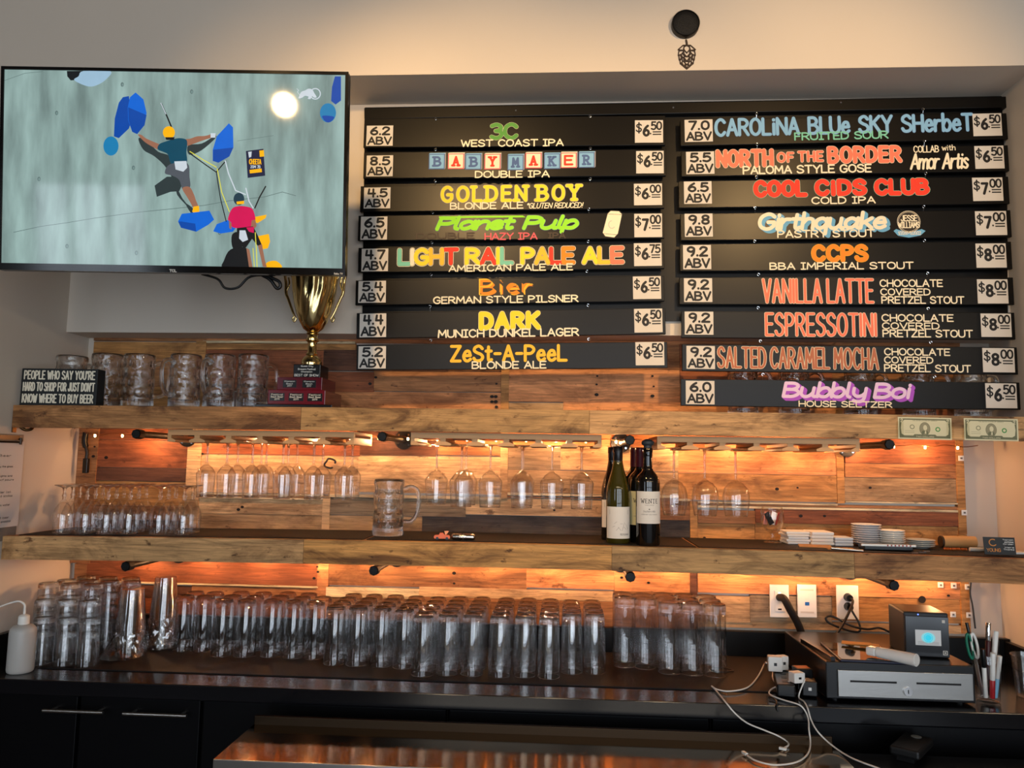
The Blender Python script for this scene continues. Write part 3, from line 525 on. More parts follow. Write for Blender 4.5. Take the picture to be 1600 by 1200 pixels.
L_('dark', '720,235 745,290 765,338', .004); L_('pale', '718,232 740,280', .0022)
P_('skin', '616,372 632,374 650,388 680,402 712,416 726,432 708,440 676,424 650,408 628,388', True); P_('skin', '822,396 850,390 880,380 915,378 956,368 962,380 925,392 895,402 862,414 830,422', True); P_('pale', '940,366 962,366 962,386 940,386')
P_('teal_shirt', '736,404 768,394 800,388 830,394 836,414 832,450 834,496 800,506 764,502 750,462 730,450 704,438 710,416', True); P_('shorts', '758,505 836,500 846,560 848,608 816,616 800,575 770,556 736,544', True)
P_('pale', '778,492 832,490 836,520 818,538 784,528'); P_('shorts', '806,560 846,556 848,608 812,614')
P_('skin', '814,612 846,606 866,640 874,664 884,692 866,702 850,676 836,652', True); P_('yellow', '864,694 888,690 890,716 874,728 858,716'); D_('yellow', 754, 363, 27, 28); P_('dark', '738,384 780,384 776,396 742,396')
P_('hold_blue', '1022,322 1040,340 1042,430 1024,470 975,498 950,490 950,440 968,380'); P_('hold_dark_blue', '952,440 1042,430 1024,470 975,498 950,490')
P_('hold_blue', '812,726 935,712 956,752 930,775 876,806 808,788 795,760'); P_('hold_dark_blue', '876,806 872,770 808,760 796,762 808,788'); P_('hold_blue', '968,772 1022,752 1052,790 1040,806 985,814 952,804')
L_('rope', '848,448 905,484 966,518', .0024); L_('rope', '970,525 990,630 1024,716', .0024); L_('dark', '850,458 915,505 966,540 1008,490', .003); L_('dark', '966,540 985,660 1010,760', .0026)
L_('pale', '1006,490 1020,545 1052,622 1096,640', .0032); L_('pale', '1098,612 1112,670 1130,700', .0032); L_('dark', '1186,604 1160,650 1138,700', .0035)
P_('sign_navy', '1098,446 1176,436 1184,556 1106,566'); P_('pale', '1108,450 1124,448 1122,472 1112,476'); P_('yellow', '1158,444 1178,442 1180,470 1160,472'); P_('yellow', '1114,530 1168,524 1170,540 1116,546')
P_('yellow', '1138,740 1190,730 1186,745 1150,768 1138,764'); P_('yellow', '1150,826 1200,816 1206,850 1196,880 1164,886'); P_('yellow', '1190,945 1215,936 1240,940 1258,966 1190,968', True)
P_('dark', '1000,935 1030,885 1100,880 1112,966 998,966', True); P_('dark', '1036,820 1070,812 1080,890 1040,880', True)
D_('helmet_grey', 1067, 660, 24, 28); P_('yellow', '1056,672 1090,668 1090,682 1058,684'); P_('red_shirt', '1036,704 1065,692 1100,694 1128,706 1141,750 1130,764 1126,782 1066,790 1036,784 1032,764 1018,750', True)
P_('skin', '1124,756 1140,752 1146,780 1132,800 1120,792'); P_('skin', '1022,752 1034,770 1034,796 1024,790'); P_('dark', '1058,790 1130,782 1150,820 1168,862 1152,870 1126,838 1096,880 1070,866 1058,826')
P_('pale', '1070,800 1096,800 1108,842 1084,852 1068,836'); P_('red_shirt', '1100,788 1134,784 1134,812 1112,806'); P_('skin', '1100,878 1114,886 1128,964 1112,964'); P_('skin', '1152,868 1170,862 1182,930 1192,964 1174,962'); L_('rope', '1140,810 1146,900 1148,962', .0024); L_('rope', '1130,880 1136,962', .002)
# animal mark and ring in the corner of the broadcast
lay[0] += .00003; cx, cz = tvp(1408, 191); S.ring(cx, cz, .0125, .0152, .0011-lay[0], ix['pale'], kz=1.05)
P_('pale', '1336,200 1346,182 1362,176 1378,168 1394,172 1404,188 1414,206 1402,208 1394,202 1386,214 1374,212 1378,204 1362,200 1350,208 1334,212', True); L_('pale', '1338,196 1328,182 1334,176 1326,168', .0014)
lay[0] += .00003; (xa, za), (xb, zb) = tvp(1112, 506), tvp(1168, 482); letter(S, 'CHEETA', (xa, za, xb, zb), .17, .0011-lay[0], ix['yellow'])
(xa, za), (xb, zb) = tvp(1118, 523), tvp(1164, 510); letter(S, '20M 7B', (xa, za, xb, zb), .16, .0011-lay[0], ix['pale'])
S.build('screen', sm, tv)
lg = MB(); (xa, za), (xb, zb) = tvp(757, 987), tvp(791, 974); letter(lg, 'TCL', (xa, za, xb, zb), .26, -.0024)
(xa, za), (xb, zb) = tvp(1492, 998), tvp(1531, 989); letter(lg, 'Roku TV', (xa, za, xb, zb), .14, -.0024); lg.build('maker_mark', mat('silver_print', rgb(190, 186, 178), .4), tv)
a0 = MB(); a0.box(-.2, .2, .0605, .075, -.12, .12).box(-.03, .03, .0755, .30, -.03, .03); a0.build('wall_bracket', M_bplastic, tv)
cb = MB(); q = [pD(x, y, 2.19) for x, y in ((315, 428), (340, 436), (352, 450), (372, 449), (392, 432), (430, 430))]
cb.tube(q, .0035, 8, smooth=6); tag(cb.build('hdmi_cable', M_bcable, smooth=60), 'thin black cable sagging below the middle of the television', 'cable')
cb = MB(); q = [pD(x, y, 2.19) for x, y in ((408, 429), (422, 437), (432, 450), (438, 448), (436, 440), (424, 434), (412, 428))]
cb.tube(q, .005, 8, smooth=6); tag(cb.build('power_cable', M_bcable, smooth=60), 'thick looped black cable below the television near the trophy', 'cable')

# ================================================================== header: round speaker and hop emblem
q = pY(1071, 38, YH-.01); sp = thing('wall_speaker', 'round black speaker disc high on header above the hop emblem', 'speaker', (q.x, YH-.001, q.z), (pi/2, 0, 0))
r = (pY(1093, 38, YH).x-pY(1049.5, 38, YH).x)/2
MB().lathe([(0, .02), (r*.5, .021), (r*.9, .018), (r*.93, .016)], 40).build('grille', mat('speaker_mesh', rgb(10, 9, 9), .6, bump=.6, bscale=500), sp, 60)
MB().lathe([(r*.93, .0162), (r*.95, .021), (r, .019), (r, 0), (0, 0)], 40).build('rim', M_bplastic, sp, 50)
def hp(x, y): q = pY(1020+x/10, y/10, YH-.003); return (q.x, q.z)
hb = MB()
def hl(pts, t=.0032): hb.ribbon([[hp(*map(float, k.split(','))) for k in pts.split()]], t, YH-.003, 0, nd=6)
hl('522,625 530,660 534,700', .006)
for mx in (1, -1):
    f = lambda pts: hl(' '.join('%f,%s' % (532+mx*(float(k.split(',')[0])-532), k.split(',')[1]) for k in pts.split()))
    f('532,705 590,705 630,740 668,774 590,785 575,730 532,705'); f('574,720 578,770 532,825'); f('590,785 655,795 665,865 610,840 578,790'); f('578,795 575,840 532,885'); f('600,830 560,880 595,900 620,850')
    f('655,865 650,935 615,905 630,860'); f('600,900 640,945 630,995 600,960'); f('532,885 560,880 580,905 532,955 500,910'); f('610,905 600,950 565,960 580,925'); f('532,955 575,960 532,1010'); f('600,960 605,985 575,1035 555,990'); f('625,995 575,1040 532,1075'); f('532,1010 560,1015 532,1060')
hop = hb.build('hop_emblem', mat('dark_brown_metal', rgb(42, 26, 18), .5)); tag(hop, 'small dark hop cone emblem on header below the speaker disc', 'wall emblem')
sd = hop.modifiers.new('thickness', 'SOLIDIFY'); sd.thickness = .0028; sd.offset = -1

# ================================================================== menu
YB = -.168
bk = thing('menu_backboard', 'large black backboard behind the hanging beer boards', 'menu board')
def quad(mbx, pts, Y, Yb, m=0):
    p = [pY(x, y, Y) for x, y in pts]; mbx.hexa([(v.x, v.z) for v in (p[3], p[2], p[1], p[0])], Y, Yb, m)
m1 = MB(); quad(m1, ((570, 168), (1573, 150), (1575, 500), (566, 502)), -.134, -.1205); m1.build('panel', M_blackmat, bk)
m1 = MB(); quad(m1, ((569, 168.5), (1573, 150.5), (1574, 168), (569, 186)), -.158, -.1345); m1.build('top_rail', M_blackmat, bk, bevel=.002)
m1 = MB()
for x, y in ((806, 172.5), (1052, 168), (1314, 160)):
    q = pY(x, y, -.159); m1.disc(q.x, q.z, .003, -.1588, n=12)
m1.build('screw', M_chrome, bk)
M_green, M_pink, M_lblue = mat('chalk_green', rgb(86, 150, 62), .7), mat('chalk_pink', rgb(226, 96, 104), .7), mat('chalk_blue', rgb(128, 178, 214), .7)
PM = [M_cream, M_ink, M_green, M_pink, M_lblue, mat('chalk_yellow', rgb(246, 214, 44), .7), mat('chalk_lime', rgb(150, 226, 44), .7), mat('chalk_orange', rgb(236, 138, 30), .7), mat('chalk_red', rgb(232, 58, 34), .7),
      mat('chalk_coral', rgb(240, 122, 92), .7), mat('chalk_violet', rgb(166, 78, 196), .7), mat('chalk_grey', rgb(150, 146, 150), .7), mat('chalk_brown', rgb(176, 104, 74), .7), mat('chalk_teal', rgb(120, 196, 168), .7), mat('chalk_gold', rgb(246, 190, 50), .7), mat('chalk_dark', rgb(40, 32, 26), .7), mat('chalk_lilac', rgb(226, 196, 226), .7), mat('chalk_sky', rgb(104, 168, 204), .7), mat('chalk_indigo', rgb(72, 98, 148), .7), mat('chalk_ghost', rgb(62, 48, 34), .6)]
CR_, INK, GRN, PNK, LBL, YEL, LIM, ORG, RED, COR, VIO, GRY, BRN, TEA, GLD, DRK, LIL, SKY, IND, GHO = range(20)
def board(label, c, abv, abox, price, pbox, hooks, draw):
    """c: left x, right x, y top/bottom at left, y top/bottom at right (pixels on the board's plane)"""
    xl, xr, tl, bl, t_r, br = c
    a, b_, d, e = pY(xl, tl, YB), pY(xr, t_r, YB), pY(xr, br, YB), pY(xl, bl, YB)
    O = (a+b_+d+e)/4; v = ((b_+d)-(a+e))/2; ang = atan2(v.z, v.x); wd = hypot(v.x, v.z); ht = ((a-e).length+(b_-d).length)/2
    root = thing('beer_board', label, 'menu board', (O.x, YB, O.z), (0, -ang, 0), 'hanging beer boards')
    ca, sa = cos(ang), sin(ang)
    def lp(x, y): q = pY(x, y, YB)-O; return (q.x*ca+q.z*sa, -q.x*sa+q.z*ca)
    def bx(k): (x0, z1), (x1, z0) = lp(k[0], (k[1]+k[3])/2), lp(k[2], (k[1]+k[3])/2); zt, zb = lp((k[0]+k[2])/2, k[1])[1], lp((k[0]+k[2])/2, k[3])[1]; return (x0, zb, x1, zt)
    MB().box(-wd/2, wd/2, .0, .0145, -ht/2, ht/2).build('plank', M_blackmat, root, bevel=.0012)
    def card(nm, k, fn):
        q = bx(k); cd = MB().box(q[0], q[2], -.0009, -.0001, q[1], q[3]).build(nm, M_card, root)
        t = MB(); fn(t, q[0], q[1], q[2]-q[0], q[3]-q[1]); t.build(nm.replace('card', 'lettering'), M_ink, cd); return cd
    def fa(t, x, z, w, h): letter(t, abv, (x+.13*w, z+.51*h, x+.90*w, z+.96*h), .215, -.0013); letter(t, 'ABV', (x+.04*w, z+.04*h, x+.97*w, z+.46*h), .20, -.0013)
    def fp(t, x, z, w, h):
        d, cnt = price.split('.'); letter(t, '$', (x+.03*w, z+.40*h, x+.25*w, z+.92*h), .115, -.0013); letter(t, d, (x+.27*w, z+.26*h, x+.53*w, z+.80*h), .20, -.0013); letter(t, '.', (x+.53*w, z+.36*h, x+.60*w, z+.44*h), .8, -.0013)
        letter(t, cnt, (x+.56*w, z+.55*h, x+.97*w, z+.95*h), .18, -.0013)
        for k in (.34, .45): t.box(x+.63*w, x+.94*w, -.0013, -.001, z+k*h, z+(k+.05)*h)
    card('strength_card', abox, fa); card('price_card', pbox, fp)
    for (hx, hy) in hooks:
        u, w_ = lp(hx, hy); hk = MB(); hk.tube([(u+.004*cos(k*pi/6), -.001, w_+.004*sin(k*pi/6)) for k in range(13)], .0009, 6, caps=False)
        hk.tube([(u, .004, ht/2+.002), (u, -.001, w_-.004)], .0009, 6); hk.build('eye_hook', M_chrome, root, smooth=60)
    B = dict(T=MB(), S=MB(), lp=lp, bx=bx)
    draw(B)
    B['T'].build('title_lettering', PM, root)
    if B['S'].v: B['S'].build('style_lettering', PM, root)
    return root
def sub(B, text, box, m=CR_, t=.17, **k): letter(B['S'], text, B['bx'](box), t, -.0013, m, **k)
def ttl(B, text, box, t, m, om=None, o=.002, **k):
    if om is not None: letter(B['T'], text, B['bx'](box), t, -.0006, om, grow=o, **k)
    letter(B['T'], text, B['bx'](box), t, -.0008, m, **k)
def shadowed(B, text, box, t, m, sm_, n=5, dx=.0016, dz=-.0014, **k):
    for i in range(n, 0, -1): letter(B['T'], text, B['bx'](box), t, -.0003-.0001*(n-i), sm_, dx=dx*i, dz=dz*i, grow=.0025, **k)
    letter(B['T'], text, B['bx'](box), t, -.0010, m, **k)
def d_3c(B): ttl(B, '3C', (765, 191.5, 810, 219), .22, GRN, CR_, .0012); sub(B, 'WEST COAST IPA', (720, 217.5, 881, 229.5))
def d_blocks(B):
    cols = [(IND, LBL), (PNK, CR_), (IND, LBL), (PNK, CR_), (IND, LBL), (PNK, CR_), (IND, LBL), (PNK, CR_), (IND, LBL)]
    xs = [670, 700, 727, 757, 793, 821, 850, 876, 904]
    for i, (ch, x) in enumerate(zip('BABYMAKER', xs)):
        dk, lt = cols[i]; y0 = (240.5, 240, 241, 240.5, 242, 239, 240, 238.5, 238)[i]; s = 24
        x0, z0, x1, z1 = B['bx']((x, y0, x+s+1, y0+s)); k = .003*(1 if i != 4 else 1); T = B['T']
        T.poly([(x0, z0), (x1, z0), (x1, z1), (x0, z1)], -.0004, dk if dk == IND else PNK)
        T.poly([(x0, z1), (x1, z1), (x1+.0035, z1+.0035), (x0+.0035, z1+.0035)], -.0004, lt); T.poly([(x1, z0), (x1+.0035, z0+.0035), (x1+.0035, z1+.0035), (x1, z1)], -.0004, GRY)
        T.poly([(x0+k, z0+k), (x1-k, z0+k), (x1-k, z1-k), (x0+k, z1-k)], -.0006, lt)
        letter(T, ch, (x0+.011, z0+.0085, x1-.011, z1-.0085), .2, -.0009, dk if dk == IND else RED, serif=True)
    sub(B, 'DOUBLE IPA', (742, 266.5, 859, 278))
def d_golden(B):
    ttl(B, 'GOLDEN BOY', (688.5, 288.6, 911, 316), .19, YEL, GRY, .0028, serif=True, gap=3.8); sub(B, 'BLONDE ALE', (703, 315.8, 818, 327.2)); sub(B, '*GLUTEN REDUCED!', (823.5, 316.6, 912, 325.7), t=.14, shear=.25)
def d_planet(B):
    ttl(B, 'Planet Pulp', (680, 336, 905, 366), .20, LIM, IND, .002, shear=.18, gap=.6)
    x0, z0, x1, z1 = B['bx']((686, 337, 904, 340)); B['T'].poly([(x0, z0), (x1-.18, z0), (x1-.19, z1), (x0, z1)], -.0009, LIM)
    sub(B, 'HAZY IPA', (757, 363.5, 840, 375), PNK); sub(B, 'DOUBLE', (650, 363.5, 742, 374), GHO, .2); sub(B, 'IPA', (856, 363, 884, 373), GHO, .2)
    q = [B['lp'](*p) for p in ((949, 333), (954, 328.5), (968, 329), (973, 334), (966, 366), (960, 372.5), (945, 370.5), (940.5, 364.5))]
    B['T'].poly(q[::-1], -.0005, INK); cx, cz = sum(a for a, _ in q)/8, sum(b for _, b in q)/8
    B['T'].poly([(cx+(a-cx)*.92, cz+(b-cz)*.94) for a, b in q][::-1], -.0007, LIL if False else CR_)
    for u, v in (((950, 334.5), (971.5, 335.5)), ((943, 365), (964, 367))): B['T'].ribbon([[B['lp'](*u), B['lp'](*v)]], .0012, -.0009, INK)
    B['T'].ribbon([[B['lp'](956+5*cos(a/3), 351+6*sin(a/3)) for a in range(2, 15)]], .0014, -.0009, GRY)
def d_light(B):
    A = lambda cs: dict(cols=cs); tb = [('LIGHT', 621, 717, [TEA, CR_, YEL, GLD, RED]), ('RAIL', 726, 803, [YEL, RED, YEL, TEA]), ('PALE', 813, 899, [YEL, GLD, RED, ORG]), ('ALE', 909, 975.5, [YEL, GLD, COR])]
    for w, x0, x1, cs in tb:
        dy = (x0-621)*-.0085
        bx_ = (x0, 387+dy, x1, 415.5+dy)
        for t2, gr, y in ((None, .0042, -.0004), ): letter(B['T'], w, B['bx'](bx_), .23, y, CR_, grow=gr, plainI=True)
        letter(B['T'], w, B['bx'](bx_), .23, -.0006, DRK, grow=.0012, plainI=True); letter(B['T'], w, B['bx'](bx_), .23, -.0008, cols=cs, grow=-.0006, plainI=True)
    sub(B, 'AMERICAN PALE ALE', (701, 412.5, 895.5, 424))
def d_bier(B): ttl(B, 'Bier', (748, 434.5, 834, 462), .26, ORG, nib=radians(42), gap=2.2); ttl(B, 'Bier', (748, 434.5, 834, 462), .10, GLD, None, nib=radians(42), gap=2.2); sub(B, 'GERMAN STYLE PILSNER', (676.7, 461.8, 904, 474))
def d_dark(B): ttl(B, 'DARK', (748, 486, 845, 516), .26, YEL, CR_, .002, gap=3.2); sub(B, 'MUNICH DUNKEL LAGER', (684, 513.4, 905, 527))
def d_zest(B): ttl(B, 'ZeSt-A-PeeL', (703, 538, 887, 566), .17, GLD, None, gap=2.2); sub(B, 'BLONDE ALE', (737, 564, 854, 576.5))
def d_blue(B): ttl(B, 'CAROLiNA BLUe SKY SHerbeT', (1116, 179.5, 1521, 210), .15, LBL, IND, .0016, gap=1.9, space=5.5); sub(B, 'FRUITED SOUR', (1240.6, 205.5, 1388, 218.5), TEA)
def d_north(B):
    for w, b4 in (('NORTH', (1118, 233, 1209, 262)), ('OF', (1213.5, 237.5, 1241, 254.5)), ('THE', (1246, 235.5, 1287, 253.5)), ('BORDER', (1292, 227.5, 1409.5, 255.5))): ttl(B, w, b4, .22, COR, CR_, .0022, gap=3.0)
    sub(B, 'PALOMA STYLE GOSE', (1160, 257.5, 1362, 271.5)); sub(B, 'COLLAB', (1426.8, 227.5, 1467, 238.7), t=.13); sub(B, 'with', (1471, 226, 1492.6, 235.5), t=.12); sub(B, 'Amor Artis', (1420.8, 239, 1514, 265), t=.13, shear=.15, gap=.8, space=3)
def d_cool(B): ttl(B, 'COOL', (1176.5, 280.5, 1262, 309), .27, RED, TEA, .002, gap=2.6); ttl(B, 'CiDS', (1272, 279, 1355, 307), .27, RED, TEA, .002, gap=2.6); ttl(B, 'CLUB', (1365, 278, 1453, 306), .27, RED, TEA, .002, gap=2.6); sub(B, 'COLD IPA', (1267.5, 307, 1368, 319))
def d_girth(B):
    shadowed(B, 'Girthquake', (1184, 330, 1386, 368), .15, CR_, SKY, 6, .0016, -.0012, shear=.12, gap=.9); sub(B, 'PASTRY STOUT', (1214, 358.8, 1367, 371.5))
    x, z = B['lp'](1419.8, 346.5); T = B['T']; T.disc(x, z, .0375, -.0004, CR_, n=32); T.disc(x, z, .036, -.0006, DRK, n=32); T.ring(x, z, .0325, .0335, -.0008, CR_)
    letter(T, 'JESSE', B['bx']((1407, 336, 1433, 346)), .15, -.0009, CR_); letter(T, 'WILLIAMS', B['bx']((1403, 346.5, 1437, 356.5)), .14, -.0009, CR_)
    T.poly([B['lp'](*p) for p in ((1396, 361), (1400, 358), (1420, 364), (1440, 358), (1446, 361), (1438, 368), (1420, 371.5), (1403, 368.5))][::-1], -.0010, SKY); letter(T, '1/20/81-11/20/22', B['bx']((1403, 361, 1439, 367.5)), .1, -.0013, CR_)
def d_ccps(B): ttl(B, 'CCPS', (1267.5, 381.5, 1357, 410), .24, ORG, GLD, .0016, gap=2.6); sub(B, 'BBA IMPERIAL STOUT', (1202, 409.5, 1427.5, 421.5))
def latte(text, bx_, m, a, b_, c_):
    def f(B):
        n = text.split(); ttl(B, text, bx_, .105, m, CR_, .0024, plainI=True, gap=2.4, space=3.4)
        sub(B, 'CHOCOLATE', a, t=.16); sub(B, 'COVERED', b_, t=.16); sub(B, 'PRETZEL STOUT', c_, t=.16)
    return f
def d_bubbly(B): shadowed(B, 'Bubbly Boi', (1221, 596, 1425, 630), .15, LIL, VIO, 6, .0016, -.0013, shear=.12, gap=.9, space=3); sub(B, 'HOUSE SELTZER', (1247.6, 626.5, 1394, 636.7))
LB = [('Boards on the left', 0)]
Lc = [('6.2', (572.7, 196.4, 614, 228), '6.50', (992, 188, 1036, 223), (568.5, 1039.5, 185, 231, 181, 226), ((681, 186), (922, 182)), d_3c, 'first black board in left column, short green title, west coast ipa'),
      ('8.5', (572.7, 243, 614, 275.7), '6.50', (994, 236, 1037, 271), (568, 1041, 238, 279, 233, 274), ((680.5, 234), (922.5, 232)), d_blocks, 'black board titled with pastel alphabet blocks, double ipa'),
      ('4.5', (568.7, 293, 610, 325.7), '6.00', (990.6, 287, 1034.4, 320.6), (563, 1038, 290, 332, 285, 324), ((680, 283), (922, 280)), d_golden, 'black board titled in yellow slab letters, blonde ale gluten reduced'),
      ('6.5', (563.6, 338.5, 605, 374.6), '7.00', (991, 334, 1034.4, 370.6), (559.6, 1038, 337, 376, 332, 372), ((676, 332), (920, 327)), d_planet, 'black board titled in lime green with a drawn can'),
      ('4.7', (565, 388.6, 606.5, 424), '6.75', (990.6, 380, 1033.8, 415.6), (559.6, 1038, 387, 426, 380, 419), ((675, 379), (919, 377.5)), d_light, 'black board titled in multicoloured block capitals, american pale ale'),
      ('5.4', (560, 439, 603, 473), '6.50', (989, 431.8, 1032.8, 467.2), (555.5, 1038, 438, 477, 431, 470), ((673.5, 429), (917, 424)), d_bier, 'black board titled in orange blackletter, german style pilsner'),
      ('4.4', (562, 490, 603.5, 527), '6.50', (991, 482.4, 1035, 519.5), (557, 1039.7, 489, 529, 481.6, 521.5), ((672, 479), (919, 477)), d_dark, 'black board titled in blocky pale yellow, munich dunkel lager'),
      ('5.2', (560, 541, 603, 576), '6.50', (993, 534.4, 1037.8, 570.8), (557, 1042.7, 538.7, 578, 534, 575), ((673, 532), (920, 530)), d_zest, 'lowest black board of the left column, rounded golden title')]
Rc = [('7.0', (1069.8, 187, 1113.5, 221.6), '6.50', (1520, 177.5, 1565, 212.5), (1063.5, 1574, 188, 228, 177, 217), ((1182, 178), (1442, 171)), d_blue, 'first black board in right column, long pale blue title'),
      ('5.5', (1072, 237, 1116, 272), '6.50', (1523, 228, 1568.5, 263.6), (1065, 1576, 236, 276, 227, 267), ((1183, 226), (1444, 221)), d_north, 'black board titled in coral capitals, paloma style gose'),
      ('6.5', (1068.7, 283.5, 1112, 318.5), '7.00', (1519.5, 277.6, 1566.8, 314), (1061, 1576.6, 283, 325, 276, 318), ((1182, 277), (1446, 271)), d_cool, 'black board titled in fat red letters, cold ipa'),
      ('9.8', (1069.8, 334, 1113.5, 370), '7.00', (1524, 330, 1572.7, 367.5), (1064, 1580, 334, 376, 328.6, 370), ((1180, 325), (1443, 323)), d_girth, 'black board titled in cream script over blue with round badge'),
      ('9.2', (1067.3, 383, 1111, 420.8), '8.00', (1524.8, 380.5, 1572, 418.3), (1063, 1581, 381, 424, 378, 420), ((1179, 377), (1444, 376)), d_ccps, 'black board with short orange title, bba imperial stout'),
      ('9.2', (1068.7, 434.8, 1112.8, 472), '8.00', (1527, 436.5, 1574.8, 474.3), (1062, 1584, 433, 476, 434, 475.7), ((1185, 429), (1449, 427)), latte('VANILLA LATTE', (1190.5, 435, 1365.5, 474.3), COR, (1374, 436.5, 1473, 448.8), (1375, 450.5, 1453.7, 462), (1376.7, 462.8, 1506.6, 475)), 'black board in tall coral capitals, first of three pretzel stout boards'),
      ('9.2', (1069.8, 487, 1114.6, 523), '8.00', (1532.5, 490, 1580, 526.5), (1065, 1586, 486, 528, 489, 530), ((1184.5, 481), (1450, 482)), latte('ESPRESSOTINI', (1195, 488.3, 1370, 526), COR, (1377, 490.8, 1489.8, 503), (1377.8, 503.7, 1467.7, 515), (1378.5, 515, 1520, 527.5)), 'black board in tall reddish capitals, middle of three pretzel stout boards'),
      ('9.2', (1072.6, 540.5, 1117, 576.5), '8.00', (1535.3, 544, 1585, 581.8), (1066, 1590, 537.6, 579.6, 543, 585), ((1188, 533), (1454, 535)), latte('SALTED CARAMEL MOCHA', (1120.5, 542, 1373, 577), BRN, (1381, 544, 1484.5, 556), (1381, 557, 1458, 568.5), (1381, 569.5, 1517, 581.8)), 'black board in tall brown capitals, last of three pretzel stout boards'),
      ('6.0', (1071.5, 595, 1116.3, 631.8), '6.50', (1539.8, 599, 1588.5, 637.8), (1064, 1594, 592, 634, 598, 640), ((1192, 585), (1460, 589)), d_bubbly, 'lowest black board of right column, violet shadowed script title')]
for abv, ab, pr_, pb, c, hk, dr, lab in Lc+Rc: board(lab, c, abv, ab, pr_, pb, hk, dr)

# ================================================================== glassware
def rim(root, prof, t=.0011):
    rr = [p for p in prof if p[1] < .0005]; R_ = rr[0][0] if rr else prof[0][0]
    MB().lathe([(R_+t*cos(a*pi/4), t+t*sin(a*pi/4)) for a in range(9)], 28).build('rim', G_thick, root, 180)
def stem_glass(name, prof_bowl, prof_stem, prof_foot, m=None):
    r = thing(name, 'x', 'glass'); m = m or G_glass
    for nm, p, mm in (('bowl', prof_bowl[::-1], m), ('stem', prof_stem, G_thick), ('foot', prof_foot, G_thick)): MB().lathe(p, 28).build(nm, mm, r, 60)
    rim(r, prof_bowl)
    return r
def use(proto, loc, label, cat, group=None, rz=None):
    if not proto.get('used'):
        proto['used'] = 1; proto.location = loc; proto['label'] = label; proto['category'] = cat
        if group: proto['group'] = group
        if rz is not None: proto.rotation_euler.z = rz
        return proto
    c = dup(proto, loc, label, group, rz); c['category'] = cat; return c
def nth(i): return ORD[i]

# --- dimpled mugs
def make_mug():
    r = thing('beer_mug', 'x', 'mug'); H, R = .182, .0495
    def dimp(a, z, rr):
        if rr < .0465 or z < .036 or z > .166: return 1.0+(.012*cos(36*a) if z <= .036 and rr > .044 else 0)
        row = (z-.036)/.0325; k = int(row); ph = (a*8/(2*pi)+(.5 if k % 2 else 0)) % 1.0-.5; v = (row-k)-.5
        d = (ph*ph+v*v)*4
        return 1.0-.085*max(0, 1-d/.92)**.6
    n = 120; outer = [(R*.93, 0), (R*.97, .003), (R, .010)]+[(R, .010+.166*i/64) for i in range(1, 65)]+[(R*.985, .180), (R*.95, H)]
    inner = [(R*.90, H-.001), (R*.855, .172), (R*.84, .12), (R*.83, .05), (R*.79, .030), (R*.5, .024), (0, .023)]
    MB().lathe([(0, .004), (R*.75, .003), (R*.84, 0)]+outer+inner, n, mod=dimp).build('body', G_mug, r, 60)
    MB().tube([(R*.99, 0, .150), (R+.022, 0, .158), (R+.043, 0, .146), (R+.049, 0, .112), (R+.043, 0, .072), (R+.026, 0, .046), (R*1.0, 0, .044)], lambda t: .0085-.002*sin(pi*t), 12, smooth=5).build('handle', G_thick, r, 60)
    return r
mug = make_mug()
for i, (x, Y, a, lab) in enumerate([(108, -.185, 75, 'leftmost dimpled glass mug, standing behind the lettered black sign'), (164, -.235, 130, 'dimpled glass mug at the right edge of the lettered black sign'), (214, -.225, 12, 'dimpled glass mug just left of the widest gap between upper shelf mugs'),
        (287, -.225, 250, 'dimpled glass mug just right of the widest gap between upper shelf mugs'), (341, -.225, 262, 'dimpled glass mug with its handle turned forward, beside the mug next to trophy'), (393, -.225, 60, 'dimpled glass mug nearest the trophy on the upper shelf')]):
    q = pY(x, 632, Y); use(mug, (q.x, Y, zU(q.x)), lab, 'mug', 'dimpled mugs on the upper shelf', radians(a))
for i, x in enumerate((1161, 1241, 1345, 1436, 1518)):
    q = pY(x, 640, -.086); use(mug, (q.x, -.086, zU(q.x)), 'dimpled glass mug half hidden by the violet titled board, %s from left' % nth(i), 'mug', 'dimpled mugs behind the lowest board', radians((5, 0, 10, -5, 8)[i]))
q = pY(606, 830, -.20); use(mug, (q.x, -.20, TM(q.x)+.0003), 'dimpled glass mug standing alone on the lower shelf mat', 'mug', None, radians(12))

# --- pilsner glasses upside down on the counter
pil = thing('pilsner_glass', 'x', 'glass'); h = .176
MB().lathe([(.0300, h-.020), (.0318, h-.06), (.0330, .08), (.0338, .03), (.0334, .001), (.0328, 0), (.0321, .001), (.0322, .03), (.0312, .08), (.0298, h-.06), (.0278, h-.026), (.018, h-.022), (0, h-.021)][::-1], 28).build('wall', G_glass, pil, 60)
MB().lathe([(.0300, h-.020), (.0290, h-.008), (.0268, h-.001), (.024, h), (.016, h-.004), (0, h-.005)], 28).build('base', G_thick, pil, 60); rim(pil, [(.0328, 0)])
front = [(285, 1015), (317, 1016), (346, 1023), (382, 1024), (423, 1024), (457, 1026), (490, 1027), (522, 1036), (557, 1037.6), (594.6, 1039), (630, 1041.5), (660, 1053.5), (698, 1052), (737, 1052.6), (780, 1055), (819, 1055), (857, 1057), (893, 1049.6), (929, 1049.6)]
rn = random.Random(5); placed = []
